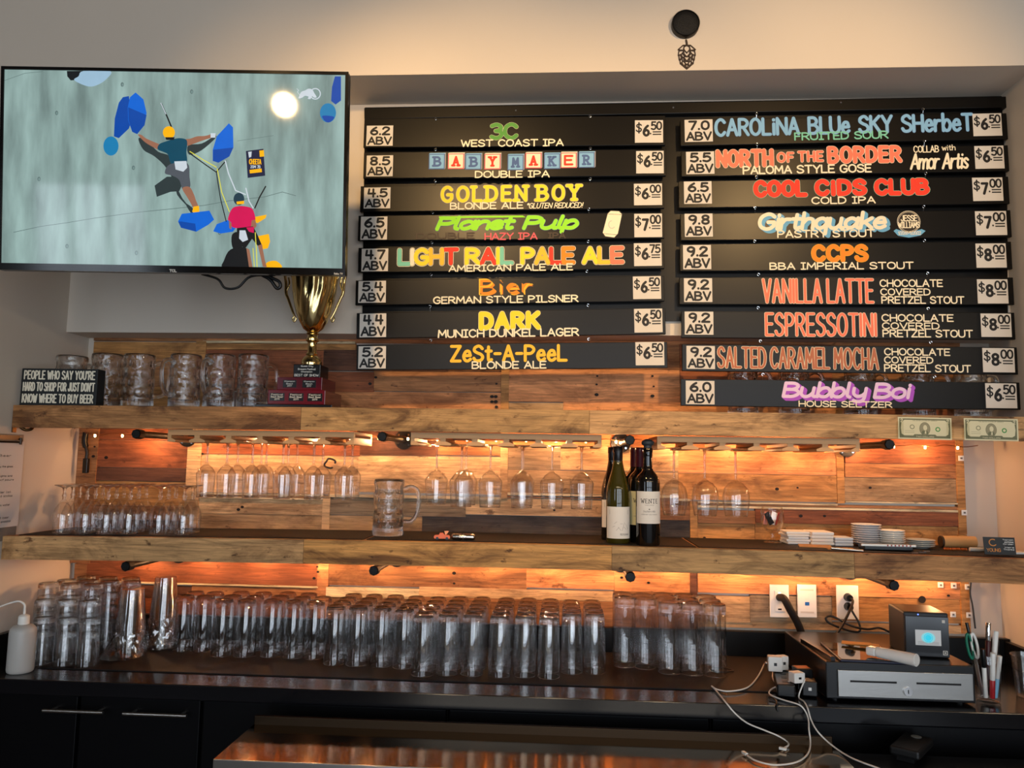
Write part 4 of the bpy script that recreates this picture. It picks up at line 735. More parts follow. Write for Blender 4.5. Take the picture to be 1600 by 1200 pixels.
for i, (x, y) in enumerate(front):
    q = pZ(x, y, ZC); Y = q.y; k = 0
    while Y < -.075:
        if k and rn.random() < .0: break
        px_ = q.x+rn.uniform(-.0015, .0015)*(k > 0)
        if all((px_-a)**2+(Y-b)**2 > .0679**2 for a, b in placed):
            placed.append((px_, Y))
            use(pil, (px_, Y, ZC), 'upside-down pilsner glass on counter, %s file from the left, %s from the front' % (nth(i), nth(k)), 'glass', 'upside-down pilsner glasses on the counter mat', rn.uniform(0, 6)); k += 1; Y += .0685
        else: Y += .008
# --- tall beer glasses
tal = thing('tall_beer_glass', 'x', 'glass'); h = .212
MB().lathe([(.0335, h-.030), (.0340, .10), (.0342, .001), (.0335, 0), (.0327, .001), (.0325, .10), (.0315, h-.036), (.022, h-.031), (0, h-.030)][::-1], 30).build('wall', G_glass, tal, 60)
MB().lathe([(.0335, h-.030), (.0333, h-.006), (.0318, h-.001), (.028, h), (.018, h-.003), (0, h-.004)], 30).build('base', G_thick, tal, 60); rim(tal, [(.0335, 0)])
for i, (x, y, nb) in enumerate([(976, 1039.5, 2), (1007, 1042, 2), (1045, 1050, 3), (1080, 1052, 3), (1115.5, 1054.5, 3)]):
    q = pZ(x, y, ZC)
    for k in range(nb): use(tal, (q.x+.001*i+.0708*0, q.y+.0715*k, ZC), 'tall straight glass upside down right of the pilsners, %s file, %s from the front' % (nth(i), nth(k)), 'glass', 'tall upside-down glasses right of the pilsners')
# --- small stacked tasters at the left end
tas = thing('stacking_glass', 'x', 'glass'); h = .095
MB().lathe([(.0299, h-.014), (.0335, .001), (.0331, 0), (.0327, .001), (.0288, h-.017), (.018, h-.015), (0, h-.0145)][::-1], 26).build('wall', G_glass, tas, 60)
MB().lathe([(.0299, h-.014), (.0292, h-.004), (.0275, h), (.017, h-.002), (0, h-.003)], 26).build('base', G_thick, tas, 60); rim(tas, [(.0332, 0)], .0005)
rows = [(-.395, [(-1.567, 2), (-1.494, 2), (-1.422, 2)]), (-.325, [(-1.615, 3), (-1.541, 3), (-1.467, 3)]), (-.255, [(-1.655, 4), (-1.580, 4), (-1.505, 4)]), (-.185, [(-1.640, 4), (-1.565, 4), (-1.490, 4), (-1.416, 4)]), (-.11, [(-1.62, 4), (-1.54, 4), (-1.46, 4)])]
for j, (Y, L) in enumerate(rows):
    for i, (x, n) in enumerate(L):
        for k in range(n): use(tas, (x, Y, ZC+.0405*k), 'small stacked glass at left wall, %s row back, %s stack from left, %s from bottom' % (nth(j), nth(i), nth(k)), 'glass', 'small glasses stacked at the left end of the counter')
# --- clear plastic cups, two nested columns with a crumpled sleeve
cup = thing('plastic_cup', 'x', 'cup')
MB().lathe([(.0445, .0), (.0455, .0025), (.0435, .004), (.0335, .112), (.0330, .114), (0, .114), (0, .1132), (.0324, .1132), (.0428, .004), (.0440, .0)], 26).build('cup_wall', G_cup, cup, 60)
for s_, (x, Y, n) in enumerate([(-1.365, -.262, 9), (-1.315, -.152, 11)]):
    for k in range(n): use(cup, (x, Y, ZC+.0003+.0115*k), 'clear plastic cup in %s nested column beside stacked glasses, %s from bottom' % (('shorter front', 'taller rear')[s_], nth(k)), 'cup', 'nested clear plastic cups')
def sleeve(label, cx, cy, r, hgt, seed, fl, a0):
    rr = random.Random(seed); ph = [rr.uniform(0, 6.3) for _ in range(8)]; prof = []
    N_ = 18
    for i in range(N_+1):
        t = i/N_; prof.append((r, .003+hgt*t))
    def f(a, z, q):
        t = max(0, 1-z/hgt); return 1+fl*t*t*max(0, .35+cos(a-a0))+.035*sin(5*a+ph[0]+90*z)+.035*sin(9*a+ph[1]-130*z)+.03*sin(14*a+ph[2]+200*z)+.03*sin(23*a+ph[3]+150*z)
    b = MB().lathe(prof, 80, mod=f); vs = b.v; b.v = [(cx+x, cy+y, max(ZC+.0008, ZC+z+(.004*sin(60*x+ph[4])+.004*sin(81*y+ph[5]))*(z > .006))) for x, y, z in vs]
    o = b.build('plastic_sleeve', thin_glass('crinkled_film', (.97, .96, .95), 3.2, .12), smooth=180); return tag(o, label, 'plastic bag')
sleeve('crumpled clear sleeve around the shorter column of plastic cups', -1.365, -.262, .0495, .072, 1, .75, radians(250))
sleeve('crumpled clear sleeve around the taller column of plastic cups', -1.315, -.152, .0495, .09, 2, .12, radians(280))

# --- stemmed beer glasses upside down on lower shelf
tul = stem_glass('stemmed_beer_glass', [(.0055, .108), (.009, .104), (.0155, .094), (.0245, .078), (.0295, .060), (.0300, .048), (.0285, .02), (.0272, .001), (.0268, 0), (.0262, .001), (.0275, .02), (.0290, .048), (.0284, .060), (.0236, .077), (.0145, .0925), (.007, .099), (0, .100)],
                 [(.0055, .108), (.0048, .115), (.0075, .121), (.0045, .128), (.0048, .140), (.007, .1455)], [(.007, .1455), (.016, .150), (.027, .153), (.0305, .1545), (.0305, .156), (.026, .157), (.010, .1565), (0, .1565)])
fr_ = [(97, 113, 143, 176, 212, 263, 300), (88, 116, 149, 182, 217, 254, 290), (108, 137, 165, 198, 228, 262, 292)]
for j, Y in enumerate((-.255, -.185, -.115)):
    for i, x in enumerate((97, 133, 166, 201, 248, 286, 318)[:7 if j else 6]):
        xx = x+(0, 13, 24)[j]
        if j == 0 and i > 5: continue
        if j == 1 and i > 5: continue
        if j == 2 and i > 4: continue
        q = pY(xx, 820, Y); use(tul, (q.x, Y, TM(q.x)+.0003), 'stemmed beer glass upside down on lower shelf, %s row, %s from the left' % (('front', 'middle', 'rear')[j], nth(i)), 'glass', 'stemmed beer glasses on the lower shelf')

# --- hanging racks and wine glasses
M_rack = mat('rack_pine', rgb(206, 156, 104), .55, var=.12, vscale=14, stretch=(1, 6, 6))
def rack(label, xa, xb, rails):
    r = thing('stemware_rack', label, 'glass rack'); Y0, Y1 = -.325, -.088; dz = crown((xa+xb)/2, KU); zt = 1.6396+dz-.0012
    MB().box(xa, xb, Y0, Y0+.018, zt-.018, zt).box(xa, xb, Y1-.018, Y1, zt-.018, zt).box(xa, xb, Y0+.0185, Y1-.0185, zt-.008, zt).build('top_panel', M_rack, r)
    for k, x in enumerate(rails):
        lo, hi = (x, x+.026) if k == 0 else ((x-.026, x) if k == len(rails)-1 else (x-.026, x+.026)); w0, w1 = (x, x+.012) if k == 0 else ((x-.012, x) if k == len(rails)-1 else (x-.009, x+.009))
        zb = zt-.040; t = MB()
        t.prism([(w0, zt-.0183), (w0, zb+.013), (lo, zb+.006), (lo, zb), (hi, zb), (hi, zb+.006), (w1, zb+.013), (w1, zt-.0183)][::1], Y0, Y1); t.build('rail', M_rack, r)
    return zt-.034
YR = -.325
def rx(x, y=682): return pY(x, y, YR).x
racks = []
for lab, (a, b), rl in (('left wooden stemware rack with thirteen hanging wine glasses', (262, 553), (262, 308, 357, 406, 455, 504, 553)), ('middle wooden stemware rack with eight hanging wine glasses', (642, 940), (642, 692, 742, 791, 841, 890, 940)), ('right wooden stemware rack with three hanging wine glasses', (1027, 1343), (1027, 1078, 1129, 1182, 1235, 1289, 1343))):
    racks.append((rack(lab, rx(a), rx(b), [rx(v) for v in rl])))
def wine(nm, L, neck, sh, rim, rs, rmax, rr):
    """inverted: rim at z=0, foot at top z=L"""
    t = .0009
    return stem_glass(nm, [(.0036, neck), (.0070, neck-.005), (rmax*.60, (neck+sh)/2+.002), (rmax*.96, sh+.0025), (rmax, sh-.003), (rr+.25*(rmax-rr), sh*.3), (rr, .0008), (rr-t/2, 0), (rr-t, .0008), (rr+.25*(rmax-rr)-t, sh*.3), (rmax-t, sh-.003), (rmax*.95, sh+.001), (rmax*.58, (neck+sh)/2), (.004, neck-.006), (0, neck-.006)],
        [(.0036, neck), (.0033, neck+.012), (.0034, L-.02), (.0045, L-.008), (.006, L-.005)], [(.006, L-.005), (.018, L-.0028), (.033, L-.0018), (.0335, L-.0009), (.033, L), (0, L)])
wa = wine('wine_glass', .182, .112, .078, 0, 0, .0300, .0262)
wb = wine('wine_glass', .198, .121, .082, 0, 0, .0385, .0330)
wc = stem_glass('wine_glass', [(.0036, .115), (.008, .111), (.024, .102), (.036, .086), (.0415, .062), (.0405, .036), (.034, .0008), (.0335, 0), (.033, .0008), (.0396, .036), (.0405, .062), (.035, .0855), (.023, .1005), (.006, .1085), (0, .109)],
    [(.0036, .115), (.0033, .125), (.0034, .19), (.0045, .2), (.006, .205)], [(.006, .205), (.018, .2072), (.033, .2082), (.0335, .2091), (.033, .21), (0, .21)])
def hang(proto, L, xs, Y, zf, nm, grp, names):
    for x, lab in zip(xs, names):
        q = pY(x, 705, Y); use(proto, (q.x, Y, zf-L+.0003-.0006), lab, 'glass', grp)
fn = lambda n, w, row: ['wine glass hanging in %s row of the %s rack, %s from the left' % (row, w, nth(i)) for i in range(n)]
hang(wa, .182, (324, 355.5, 395, 443, 491, 539), -.275, racks[0], 0, 'wine glasses in the left rack', fn(6, 'left', 'front'))
hang(wa, .182, (372, 409, 451, 505, 551), -.200, racks[0], 0, 'wine glasses in the left rack', fn(5, 'left', 'middle'))
hang(wa, .182, (417, 465), -.120, racks[0], 0, 'wine glasses in the left rack', fn(2, 'left', 'rear'))
hang(wb, .198, (722, 767, 816, 863, 909), -.262, racks[1], 0, 'wine glasses in the middle rack', fn(5, 'middle', 'front'))
hang(wb, .198, (683, 729, 818), -.150, racks[1], 0, 'wine glasses in the middle rack', fn(3, 'middle', 'rear'))
hang(wc, .21, (1053, 1101, 1149), -.262, racks[2], 0, 'round wine glasses in the right rack', ['round bowled wine glass hanging in right rack, %s from the left' % nth(i) for i in range(3)])

# ================================================================== pipe brackets and string lights
def bracket(label, x, z, zf_):
    r = thing('pipe_bracket', label, 'bracket', (x, -.010, z))
    MB().tube([(0, -.006, 0), (0, -.315, 0)], .0108, 14).build('pipe', M_pipe, r, 40)
    MB().tube([(0, -.3152, 0), (0, -.322, 0), (0, -.345, 0), (0, -.348, 0)], lambda t: .0158 if t < .95 else .0135, 8).build('end_cap', M_pipe, r, 30)
    f = MB(); f.tube([(0, -.0005, 0), (0, -.0058, 0)], .034, 24); f.tube([(0, -.006, 0), (0, -.022, 0)], .0145, 16)
    f.build('flange', M_pipe, r, 40)
    b = MB()
    for a in (45, 135, 225, 315): b.tube([(.025*cos(radians(a)), -.0059, .025*sin(radians(a))), (.025*cos(radians(a)), -.0085, .025*sin(radians(a)))], .0038, 10)
    b.build('flange_screw', M_chrome, r, 40)
for (x, y), lab in (((213, 673), 'leftmost black pipe bracket under the upper shelf'), ((597, 678), 'black pipe bracket between the left and middle stemware racks'), ((984, 687), 'black pipe bracket between the middle and right stemware racks'), ((1390, 691), 'rightmost black pipe bracket under the upper shelf')):
    q = pY(x, y, -.355); bracket(lab, q.x, 1.640+crown(q.x, KU)-.0175, 0)
for (x, y), lab in (((196, 886), 'leftmost black pipe bracket under the lower shelf'), ((584, 887), 'black pipe bracket under lower shelf above the pilsner glasses'), ((985, 898), 'black pipe bracket under lower shelf above the tall glasses'), ((1397, 912), 'rightmost black pipe bracket under lower shelf above the payment stand')):
    q = pY(x, y, -.355); bracket(lab, q.x, 1.231+crown(q.x, KM)-.0175, 0)
M_bulb = mat('warm_bulb', (1, .6, .25), .3, emit=(1.0, .50, .16), estr=40.)
M_wire = mat('copper_wire', rgb(150, 92, 50), .4, metal=.7)
LED_P = .80
def string_lights(label, zbase, k, n, seed):
    r = thing('string_light', label, 'string lights', (0, 0, 0)); rr = random.Random(seed); pts = []; bl = []
    m = n*3
    for i in range(m+1):
        x = XL+.06+(1.40-XL-.06)*i/m; sag = .006*(1-cos(2*pi*(i % 3)/3)); pts.append((x, -.062+rr.uniform(-.004, .004), zbase+crown(x, k)-.005-sag*.6))
        if i % 3 == 1: bl.append(Vector(pts[-1])-Vector((0, 0, .004)))
    MB().tube(pts, .0014, 6, smooth=2).build('wire', M_wire, r, 60)
    for i, b in enumerate(bl):
        MB().lathe([(0, -.006), (.003, -.0045), (.0038, 0), (.003, .004), (0, .005)], 10, c=b).build('bulb', M_bulb, r, 60)
        if i % 2 == 0 and i > 1:
            d = bpy.data.lights.new('string_light_glow', 'POINT'); d.energy = LED_P; d.color = (1.0, .52, .23); d.shadow_soft_size = .006
            o = bpy.data.objects.new('string_light_glow', d); COL.objects.link(o); o.location = (b.x, b.y-.012, b.z-.008)
string_lights('warm string of tiny lights under the upper shelf', 1.6395, KU, 30, 1)
string_lights('warm string of tiny lights under the lower shelf', 1.2305, KM, 30, 2)

# ================================================================== upper shelf things
# lettered block sign
qa, qb = pY(20, 633, -.345), pY(147, 633, -.345); wS = qb.x-qa.x; hS = pY(24, 575, -.345).z-pY(22, 633, -.345).z
sg = thing('box_sign', 'black block sign about people hard to shop for, white capitals', 'sign', (qa.x+.022, -.345, zU(qa.x)+.0005), (0, 0, radians(2)))
MB().box(0, wS-.022, 0, .045, 0, hS).build('block', mat('sign_black', rgb(20, 25, 27), .6), sg, bevel=.0015)
t = MB(); W_ = wS-.022
for k, (ln, a, b) in enumerate((("PEOPLE WHO SAY YOU'RE", .03, .97), ("HARD TO SHOP FOR JUST DON'T", .025, .975), ('KNOW WHERE TO BUY BEER', .025, .965))):
    letter(t, ln, (W_*a, hS*(.70-.315*k), W_*b, hS*(.95-.315*k)), .145, -.0004, plainI=True, gap=2.6, space=4.4)
t.build('lettering', mat('sign_white', rgb(226, 218, 196), .7), sg)

# trophy
gold = mat('trophy_gold', rgb(232, 204, 142), .14, metal=1.); red = mat('burgundy_lacquer', rgb(92, 10, 26), .16, coat=.4); blk = mat('trophy_black', rgb(12, 11, 12), .2)
q = pY(475, 634, -.235); tx = q.x
tro = thing('trophy', 'gold fluted cup trophy on stepped burgundy and black base', 'trophy', (tx, -.225, zU(tx)+.0005))
MB().box(-.122, .125, -.115, .115, 0, .010).build('base_plate', blk, tro, bevel=.002)
t2 = MB().box(-.092, .095, -.092, .092, .0102, .058).build('lower_tier', red, tro, bevel=.002)
t1 = MB().box(-.070, .078, -.075, .075, .0582, .101).build('upper_tier', red, tro, bevel=.002)
bl_ = MB().box(-.030, .060, -.042, .048, .1012, .147).build('black_block', blk, tro, bevel=.002)
pw = mat('plaque_text', rgb(222, 216, 204), .5)
def plaque(par, x0, x1, z0, z1, y, lines):
    p = MB().box(x0, x1, y-.0012, y-.0002, z0, z1).build('plaque', blk, par); tt = MB(); n = len(lines); hh = (z1-z0)/(n+.4)
    for i, (ln, f) in enumerate(lines):
        wd = (x1-x0)*f; cx = (x0+x1)/2; zt = z1-hh*(.25+i); letter(tt, ln, (cx-wd/2, zt-hh*.78, cx+wd/2, zt), .14, y-.0015)
    tt.build('engraving', pw, p)
for cx in (-.061, .001, .062): plaque(t2, cx-.024, cx+.024, .022, .047, -.092, (('Festival', .8), ('Best Beer', .85), ('2019', .35)))
for cx in (-.028, .036): plaque(t1, cx-.022, cx+.022, .067, .091, -.075, (('Champion', .8), ('Best', .5), ('2017', .35)))
tt = MB()
for i, (ln, f, hh) in enumerate((('Queen City', .46, .0065), ('Brewers Festival', .66, .0065), ('Champion', .42, .0065), ('BEST OF SHOW', .9, .0085))):
    z = (.1435-i*.0092) if i < 3 else .1150; wd = .09*f; letter(tt, ln, (.015-wd/2, z-hh, .015+wd/2, z), .17, -.0425)
tt.build('engraving', pw, bl_)
cx, cz = .016, .1472
MB().lathe([(0, cz), (.034, cz), (.035, cz+.006), (.034, cz+.016), (.026, cz+.028), (.018, cz+.034), (.020, cz+.039), (.015, cz+.046), (.0145, cz+.075), (.016, cz+.080), (.022, cz+.084), (.0225, cz+.090), (.017, cz+.094), (.016, cz+.103), (.021, cz+.108), (.019, cz+.112), (0, cz+.113)], 40, c=(cx, 0, 0)).build('stem', gold, tro, 50)
flu = lambda a, z, r: 1+.045*cos(14*(a+ (z-.25)*9))*min(1, max(0, (r-.02)/.03))
def cup_z(v): return cz+.112+(v-.112)*1.22
MB().lathe([(.016, cz+.112)]+[(r*1.06, cup_z(v)) for r, v in ((.030, .122), (.043, .142), (.052, .165), (.060, .195), (.0655, .225), (.070, .262), (.073, .268), (.071, .269), (.064, .225), (.050, .165), (.028, .124), (0, .118))], 112, c=(cx, 0, 0), mod=flu).build('cup', gold, tro, 60)
for s_ in (-1, 1):
    hd = MB(); hp_ = lambda P: [(cx+s_*x*1.06, 0, cup_z(v)) for x, v in P]
    hd.tube(hp_([(.056, .150), (.066, .166), (.084, .205), (.092, .222), (.094, .250), (.098, .275), (.088, .290), (.072, .262)]), lambda t: .003+.0022*sin(pi*t), 10, smooth=5)
    hd.tube(hp_([(.093, .225), (.083, .246), (.086, .266)]), .003, 8, smooth=5); hd.tube(hp_([(.055, .152), (.061, .142), (.067, .150), (.062, .158)]), .003, 8, smooth=5)
    hd.build('handle', gold, tro, 60)

# bank notes taped to the front board
def note(label, pts, nt_):
    a, b_, c, d = [pY(x, y, -.3605) for x, y in pts]; O = (a+b_+c+d)/4; v = ((b_+c)-(a+d))/2; ang = atan2(v.z, v.x); L_ = .155; H_ = .0655
    r = thing('bank_note', label, 'bank note', (O.x, -.3612, O.z), (0, -ang, 0), 'two notes taped to the upper shelf')
    x1, z1 = L_/2, H_/2; b = MB(); b.hexa([(-x1, -z1), (x1, -z1), (x1, z1), (-x1, z1)], 0, .0003, 0)
    b.poly([(-x1+.004, -z1+.004), (x1-.004, -z1+.004), (x1-.004, z1-.004), (-x1+.004, z1-.004)], -.0001, 1)
    f = [(-x1+.010, -z1+.016), (-x1+.018, -z1+.011), (-.034, -z1+.011), (-.03, -z1+.015), (.03, -z1+.015), (.034, -z1+.011), (x1-.018, -z1+.011), (x1-.010, -z1+.016), (x1-.008, 0), (x1-.010, z1-.016), (x1-.019, z1-.008), (-x1+.019, z1-.008), (-x1+.010, z1-.016), (-x1+.008, 0)]
    b.poly(f, -.0002, 0)
    b.disc(0, -.001, .0158, -.0003, 1, rz=.0195, n=28); b.disc(0, -.001, .0145, -.0004, 2, rz=.0182, n=28); b.disc(0.001, .002, .0058, -.0005, 0, rz=.0082, n=16); b.poly([(-.010, -.0165), (.010, -.0165), (.008, -.008), (.003, -.0062), (-.003, -.0062), (-.008, -.008)], -.0005, 1); b.poly([(-.001, -.0155), (.004, -.0155), (.0035, -.007), (.0005, -.007)], -.0006, 0)
    b.ring(-.0365, .004, .0048, .0068, -.0003, 1); b.disc(.0375, -.002, .0072, -.0003, 3, n=20); b.disc(.0375, -.002, .0042, -.0004, 0, n=14)
    for sx in (-1, 1):
        for sz in (1,): letter(b, '2', (sx*.0665-.004, sz*.0225-.0055, sx*.0665+.004, sz*.0225+.0055), .2, -.0004, 0)
    for k in (-.019, -.014): b.box(-.058, -.030, -.00035, -.0003, k+.006, k+.0066, 1)
    letter(b, 'TWO DOLLARS', (-.026, -.0268, .026, -.0225), .16, -.0003, 0)
    letter(b, 'THE UNITED STATES OF AMERICA', (-.036, .0215, .036, .0245), .14, -.0003, 1)
    b.build('note', [mat('note_paper', rgb(212, 204, 168), .8), mat('note_green_grey', rgb(110, 112, 86), .8, var=.35, vscale=400), mat('note_dark', rgb(146, 140, 112), .8, var=.3, vscale=300), mat('note_seal', rgb(64, 140, 72), .8)], r)
    for s_ in nt_:
        MB().box(min(s_*.084, s_*.062), max(s_*.084, s_*.062), -.0014, -.0012, -.026, .020).build('tape', glass('tape_film', (.98, .97, .94), .25, 1.05, .8), r)
note('two dollar note taped to the upper shelf edge, left one of the pair', ((1403.5, 652), (1485, 654), (1486, 687), (1405, 685)), (-1, 1))
note('two dollar note taped to the upper shelf edge, right one at the end', ((1507, 654), (1589, 655.5), (1589.5, 689), (1508.5, 687)), (-1,))

# ================================================================== lower shelf things
def bottle(label, x, Y, prof, mglass, capm, cap, lab, text=None, stopper=False, dy=0):
    q = pY(x, 845, Y); r = thing('wine_bottle', label, 'bottle', (q.x, Y, TM(q.x)+.0003), (0, 0, 0), 'wine bottles on the lower shelf')
    MB().lathe(prof, 36).build('bottle_body', mglass, r, 50)
    MB().lathe(cap, 28).build('capsule', capm, r, 50)
    if lab:
        z0, z1, rad, lm = lab; n = 28; b = MB(); A0, A1 = radians(200), radians(340); vs = []
        for i in range(n+1):
            a = A0+(A1-A0)*i/n
            for rr, z in ((rad, z0), (rad, z1), (rad+.0004, z0), (rad+.0004, z1)): vs.append((rr*cos(a), rr*sin(a), z))
        fs = []
        for i in range(n): o = i*4; fs += [(o+2, o+6, o+7, o+3), (o+1, o+5, o+4, o), (o+3, o+7, o+5, o+1), (o, o+4, o+6, o+2)]
        L = b.add(vs, fs).build('label', lm, r, 60)
        def curved(tb, name, mm):
            tb.v = [(((rad+.0006-yy*.2)*sin(xx/rad)), -(rad+.0006-yy*.2)*cos(xx/rad), zz) for xx, yy, zz in tb.v]; tb.build(name, mm, L)
        if text: text(curved, z0, z1)
    if stopper: MB().lathe([(0, .296), (.0125, .296), (.013, .303), (.0185, .306), (.0200, .311), (.0185, .316), (.016, .317), (.012, .3215), (.004, .323), (0, .323)], 24).build('stopper', mat('grey_rubber', rgb(58, 60, 62), .5), r, 50)
    return r
burg = [(0, .004), (.030, .002), (.0355, 0), (.0368, .004), (.0370, .150), (.0350, .172), (.0290, .196), (.0205, .222), (.0160, .245), (.0142, .262), (.0142, .292), (0, .293)]
bord = [(0, .004), (.030, .002), (.0350, 0), (.0368, .004), (.0370, .188), (.0355, .200), (.0300, .212), (.0200, .222), (.0155, .232), (.0142, .245), (.0142, .294), (0, .295)]
scap = [(.0146, .2485), (.0150, .2490), (.0150, .279), (.0158, .2795), (.0158, .2975), (.0140, .2995), (0, .2996)]
fcap = [(.0148, .236), (.0152, .237), (.0150, .283), (.0158, .285), (.0158, .296), (.0145, .2985), (0, .2986)]
M_gold_glass = mat('olive_wine_glass', rgb(66, 60, 16), .05, trans=.35, ior=1.45, coat=.5); M_dark_glass = mat('near_black_wine_glass', rgb(10, 9, 9), .05, coat=.5)
M_scap = mat('black_screw_cap', rgb(24, 22, 24), .3); M_fcap = mat('burgundy_foil', rgb(84, 16, 28), .35); M_lab = mat('cream_label', rgb(222, 216, 206), .7); M_lab2 = mat('yellow_cream_label', rgb(214, 202, 150), .7)
def t_white(cv, z0, z1):
    b = MB(); b.box(-.0300, .0320, -.0008, -.0002, z1-.023, z1-.0085); cv(b, 'label_band', M_ink)
    b = MB(); letter(b, 'RICKSHAW', (.004, z0+.010, .034, z0+.016), .14, -.0008)
    for k in range(9): b.ribbon([[(-.020+.006*k, z0+.035+.012*sin(k*2.1)), (-.012+.006*k, z0+.038+.014*sin(k*1.7))]], .0007, -.0008)
    cv(b, 'label_print', mat('label_grey_print', rgb(132, 126, 118), .7))
def t_red(cv, z0, z1):
    b = MB(); letter(b, 'WENTE', (-.0275, z1-.036, .0275, z1-.0225), .11, -.0008, serif=True, gap=3.6); cv(b, 'label_title', M_ink)
    b = MB(); letter(b, 'VINEYARDS', (-.014, z1-.043, .014, z1-.040), .14, -.0008); letter(b, 'Southern Hills', (-.019, z0+.034, .019, z0+.040), .1, -.0008, shear=.2); letter(b, 'CABERNET SAUVIGNON', (-.026, z0+.026, .026, z0+.029), .14, -.0008); b.disc(0, z1-.054, .0022, -.0008)
    cv(b, 'label_print', mat('label_grey_print', rgb(132, 126, 118), .7))
bottle('dark wine bottle with black screw cap, behind the olive white wine bottle', 957, -.165, burg, M_dark_glass, M_scap, scap, (.040, .128, .0372, M_lab), t_white)
bottle('olive glass white wine bottle with black screw cap, front left of group', 965.5, -.262, burg, M_gold_glass, M_scap, scap, (.015, .112, .0373, M_lab), t_white)
bottle('red wine bottle with burgundy foil, rear one left of the other foil neck', 992, -.155, bord, M_dark_glass, M_fcap, fcap, (.055, .165, .0373, M_lab), None)
bottle('red wine bottle with burgundy foil and yellowish label, in the middle', 1000.5, -.225, bord, M_dark_glass, M_fcap, fcap, (.055, .160, .0373, M_lab2), t_red)
bottle('red wine bottle with grey stopper and cream label, front right', 1012.5, -.305, bord, M_dark_glass, M_dark_glass, [(.0146, .27), (.0150, .271), (.0150, .2945), (.0140, .2955), (0, .2956)], (.066, .163, .0373, M_lab), t_red, True)

# toy car and silver canister
q = pY(691, 843, -.295); tc = thing('toy_car', 'tiny orange toy car on the lower shelf edge', 'toy car', (q.x, -.300, TM(q.x)+.0003), (0, 0, radians(8)))
om = mat('orange_paint', rgb(238, 104, 30), .35)
MB().prism([(-.024, .004), (.024, .004), (.025, .010), (.021, .0135), (.008, .0145), (.003, .021), (-.007, .021), (-.010, .0145), (-.023, .0135), (-.026, .009)], -.010, .010).build('body', om, tc, bevel=.0012)
for x in (-.015, .015):
    for y in (-.0085, .0085): MB().tube([(x, y-.0022, .0046), (x, y+.0022, .0046)], .0045, 14).build('wheel', M_bplastic, tc, 40)
w_ = MB()
for a in (-25, 20, 60): w_.hexa([(.010, .015), (.013, .015), (.013+.006*sin(radians(a))+.003, .026), (.009+.006*sin(radians(a)), .027)], -.002+a*.00005, -.0005+a*.00005)
w_.build('spoiler', mat('pale_orange', rgb(250, 170, 110), .4), tc)
q = pY(724, 844, -.30); cn = thing('silver_canister', 'small silver capsule canister lying on its side by the toy car', 'canister', (q.x, -.302, TM(q.x)+.0103))
MB().tube([(-.037, 0, 0), (-.036, 0, 0), (-.031, 0, 0), (.031, 0, 0), (.036, 0, 0), (.037, 0, 0)], lambda t: (.004, .0075, .0098, .0098, .0075, .004)[round(t*5)], 20).build('shell', mat('silver', rgb(206, 202, 196), .14, metal=1., bump=.4, bscale=120), cn, 50)
MB().tube([(-.002, 0, 0), (.002, 0, 0)], .0101, 20).build('band', M_steel, cn, 50)

# snifter holding cards and pens
q = pY(1207, 835, -.12); sn = thing('snifter_glass', 'snifter glass filled with small wrapped cards on the lower shelf', 'glass', (q.x, -.12, TM(q.x)+.0003))
MB().lathe([(0, .0008), (.024, .0002), (.0285, 0), (.029, .0012), (.020, .004), (.0075, .009), (.006, .0125)], 28).build('foot', G_glass, sn, 60)
MB().lathe([(.006, .0125), (.008, .019), (.0055, .025), (.0085, .031)], 28).build('stem', G_glass, sn, 60)
MB().lathe([(.0085, .031), (.021, .038), (.033, .054), (.038, .075), (.0365, .098), (.0325, .1135), (.0318, .1142), (.0311, .1135), (.0352, .098), (.0366, .075), (.0316, .056), (.019, .041), (.007, .036), (0, .0355)], 32).build('bowl', G_glass, sn, 60)
for i, (a, b, c, cl, cat_) in enumerate(((.006, .012, 20, (226, 224, 220), 'white wrapped packet leaning in the snifter'), (-.012, -.004, -28, (26, 24, 26), 'black wrapped packet tilted in the snifter'), (-.018, .012, 5, (224, 150, 140), 'pink packet at the left of the snifter'), (.016, .0, -12, (160, 40, 40), 'dark red packet at the right of the snifter'))):
    ob = MB().box(-.0095, .0095, -.0015, .0015, -.021, .021).build('packet', mat('packet_%d' % i, rgb(*cl), .4), None, bevel=.001); ob.location = (q.x+a, -.12+b-.004, TM(q.x)+.078); ob.rotation_euler = (radians(10*i-14), radians(c), radians(20*i)); tag(ob, cat_, 'packet', 'packets in the snifter')

# right end of lower shelf: napkins, plates, saucers, roll and odds
def flatbox(name, label, cat, x0, x1, yb, Y, hgt, dep, m, rz=0, group=None, bev=.004, lift=.0003):
    a, b = pY(x0, yb, Y), pY(x1, yb, Y); cx = (a.x+b.x)/2; w = (b.x-a.x)/2
    o = MB().box(-w, w, 0, dep, 0, hgt).build(name, m, bevel=bev, loc=(cx, Y, TM(cx)+lift), rot=(0, 0, radians(rz))); return tag(o, label, cat, group)
M_nap = mat('napkin_white', rgb(222, 218, 214), .8)
M_napb = mat('napkin_bluish', rgb(206, 210, 218), .8)
zz = 0
for k in range(5): flatbox('napkin_pack', 'folded white napkin pack beside the snifter, %s from the bottom' % nth(k), 'napkin', 1229+(2, 0, 3, 1, 0)[k], 1264+(1, 3, 0, 2, 12)[k], 842, -.16+.003*k, .0075, .085, (M_napb, M_nap)[k > 2], rz=(2, -3, 1, 4, -2)[k], group='napkin packs stacked by the snifter', bev=.002, lift=.0003+k*.0079)
for k in range(4): flatbox('napkin_pack', 'white napkin pack in the middle stack, %s from the bottom' % nth(k), 'napkin', 1268+(0, 1, 0, 1)[k], 1304-(0, 1, 1, 0)[k], 843, -.17, .0102, .09, M_nap, rz=(0, 1, -1, 1)[k], group='napkin packs in the middle stack', bev=.003, lift=.0003+k*.0106)
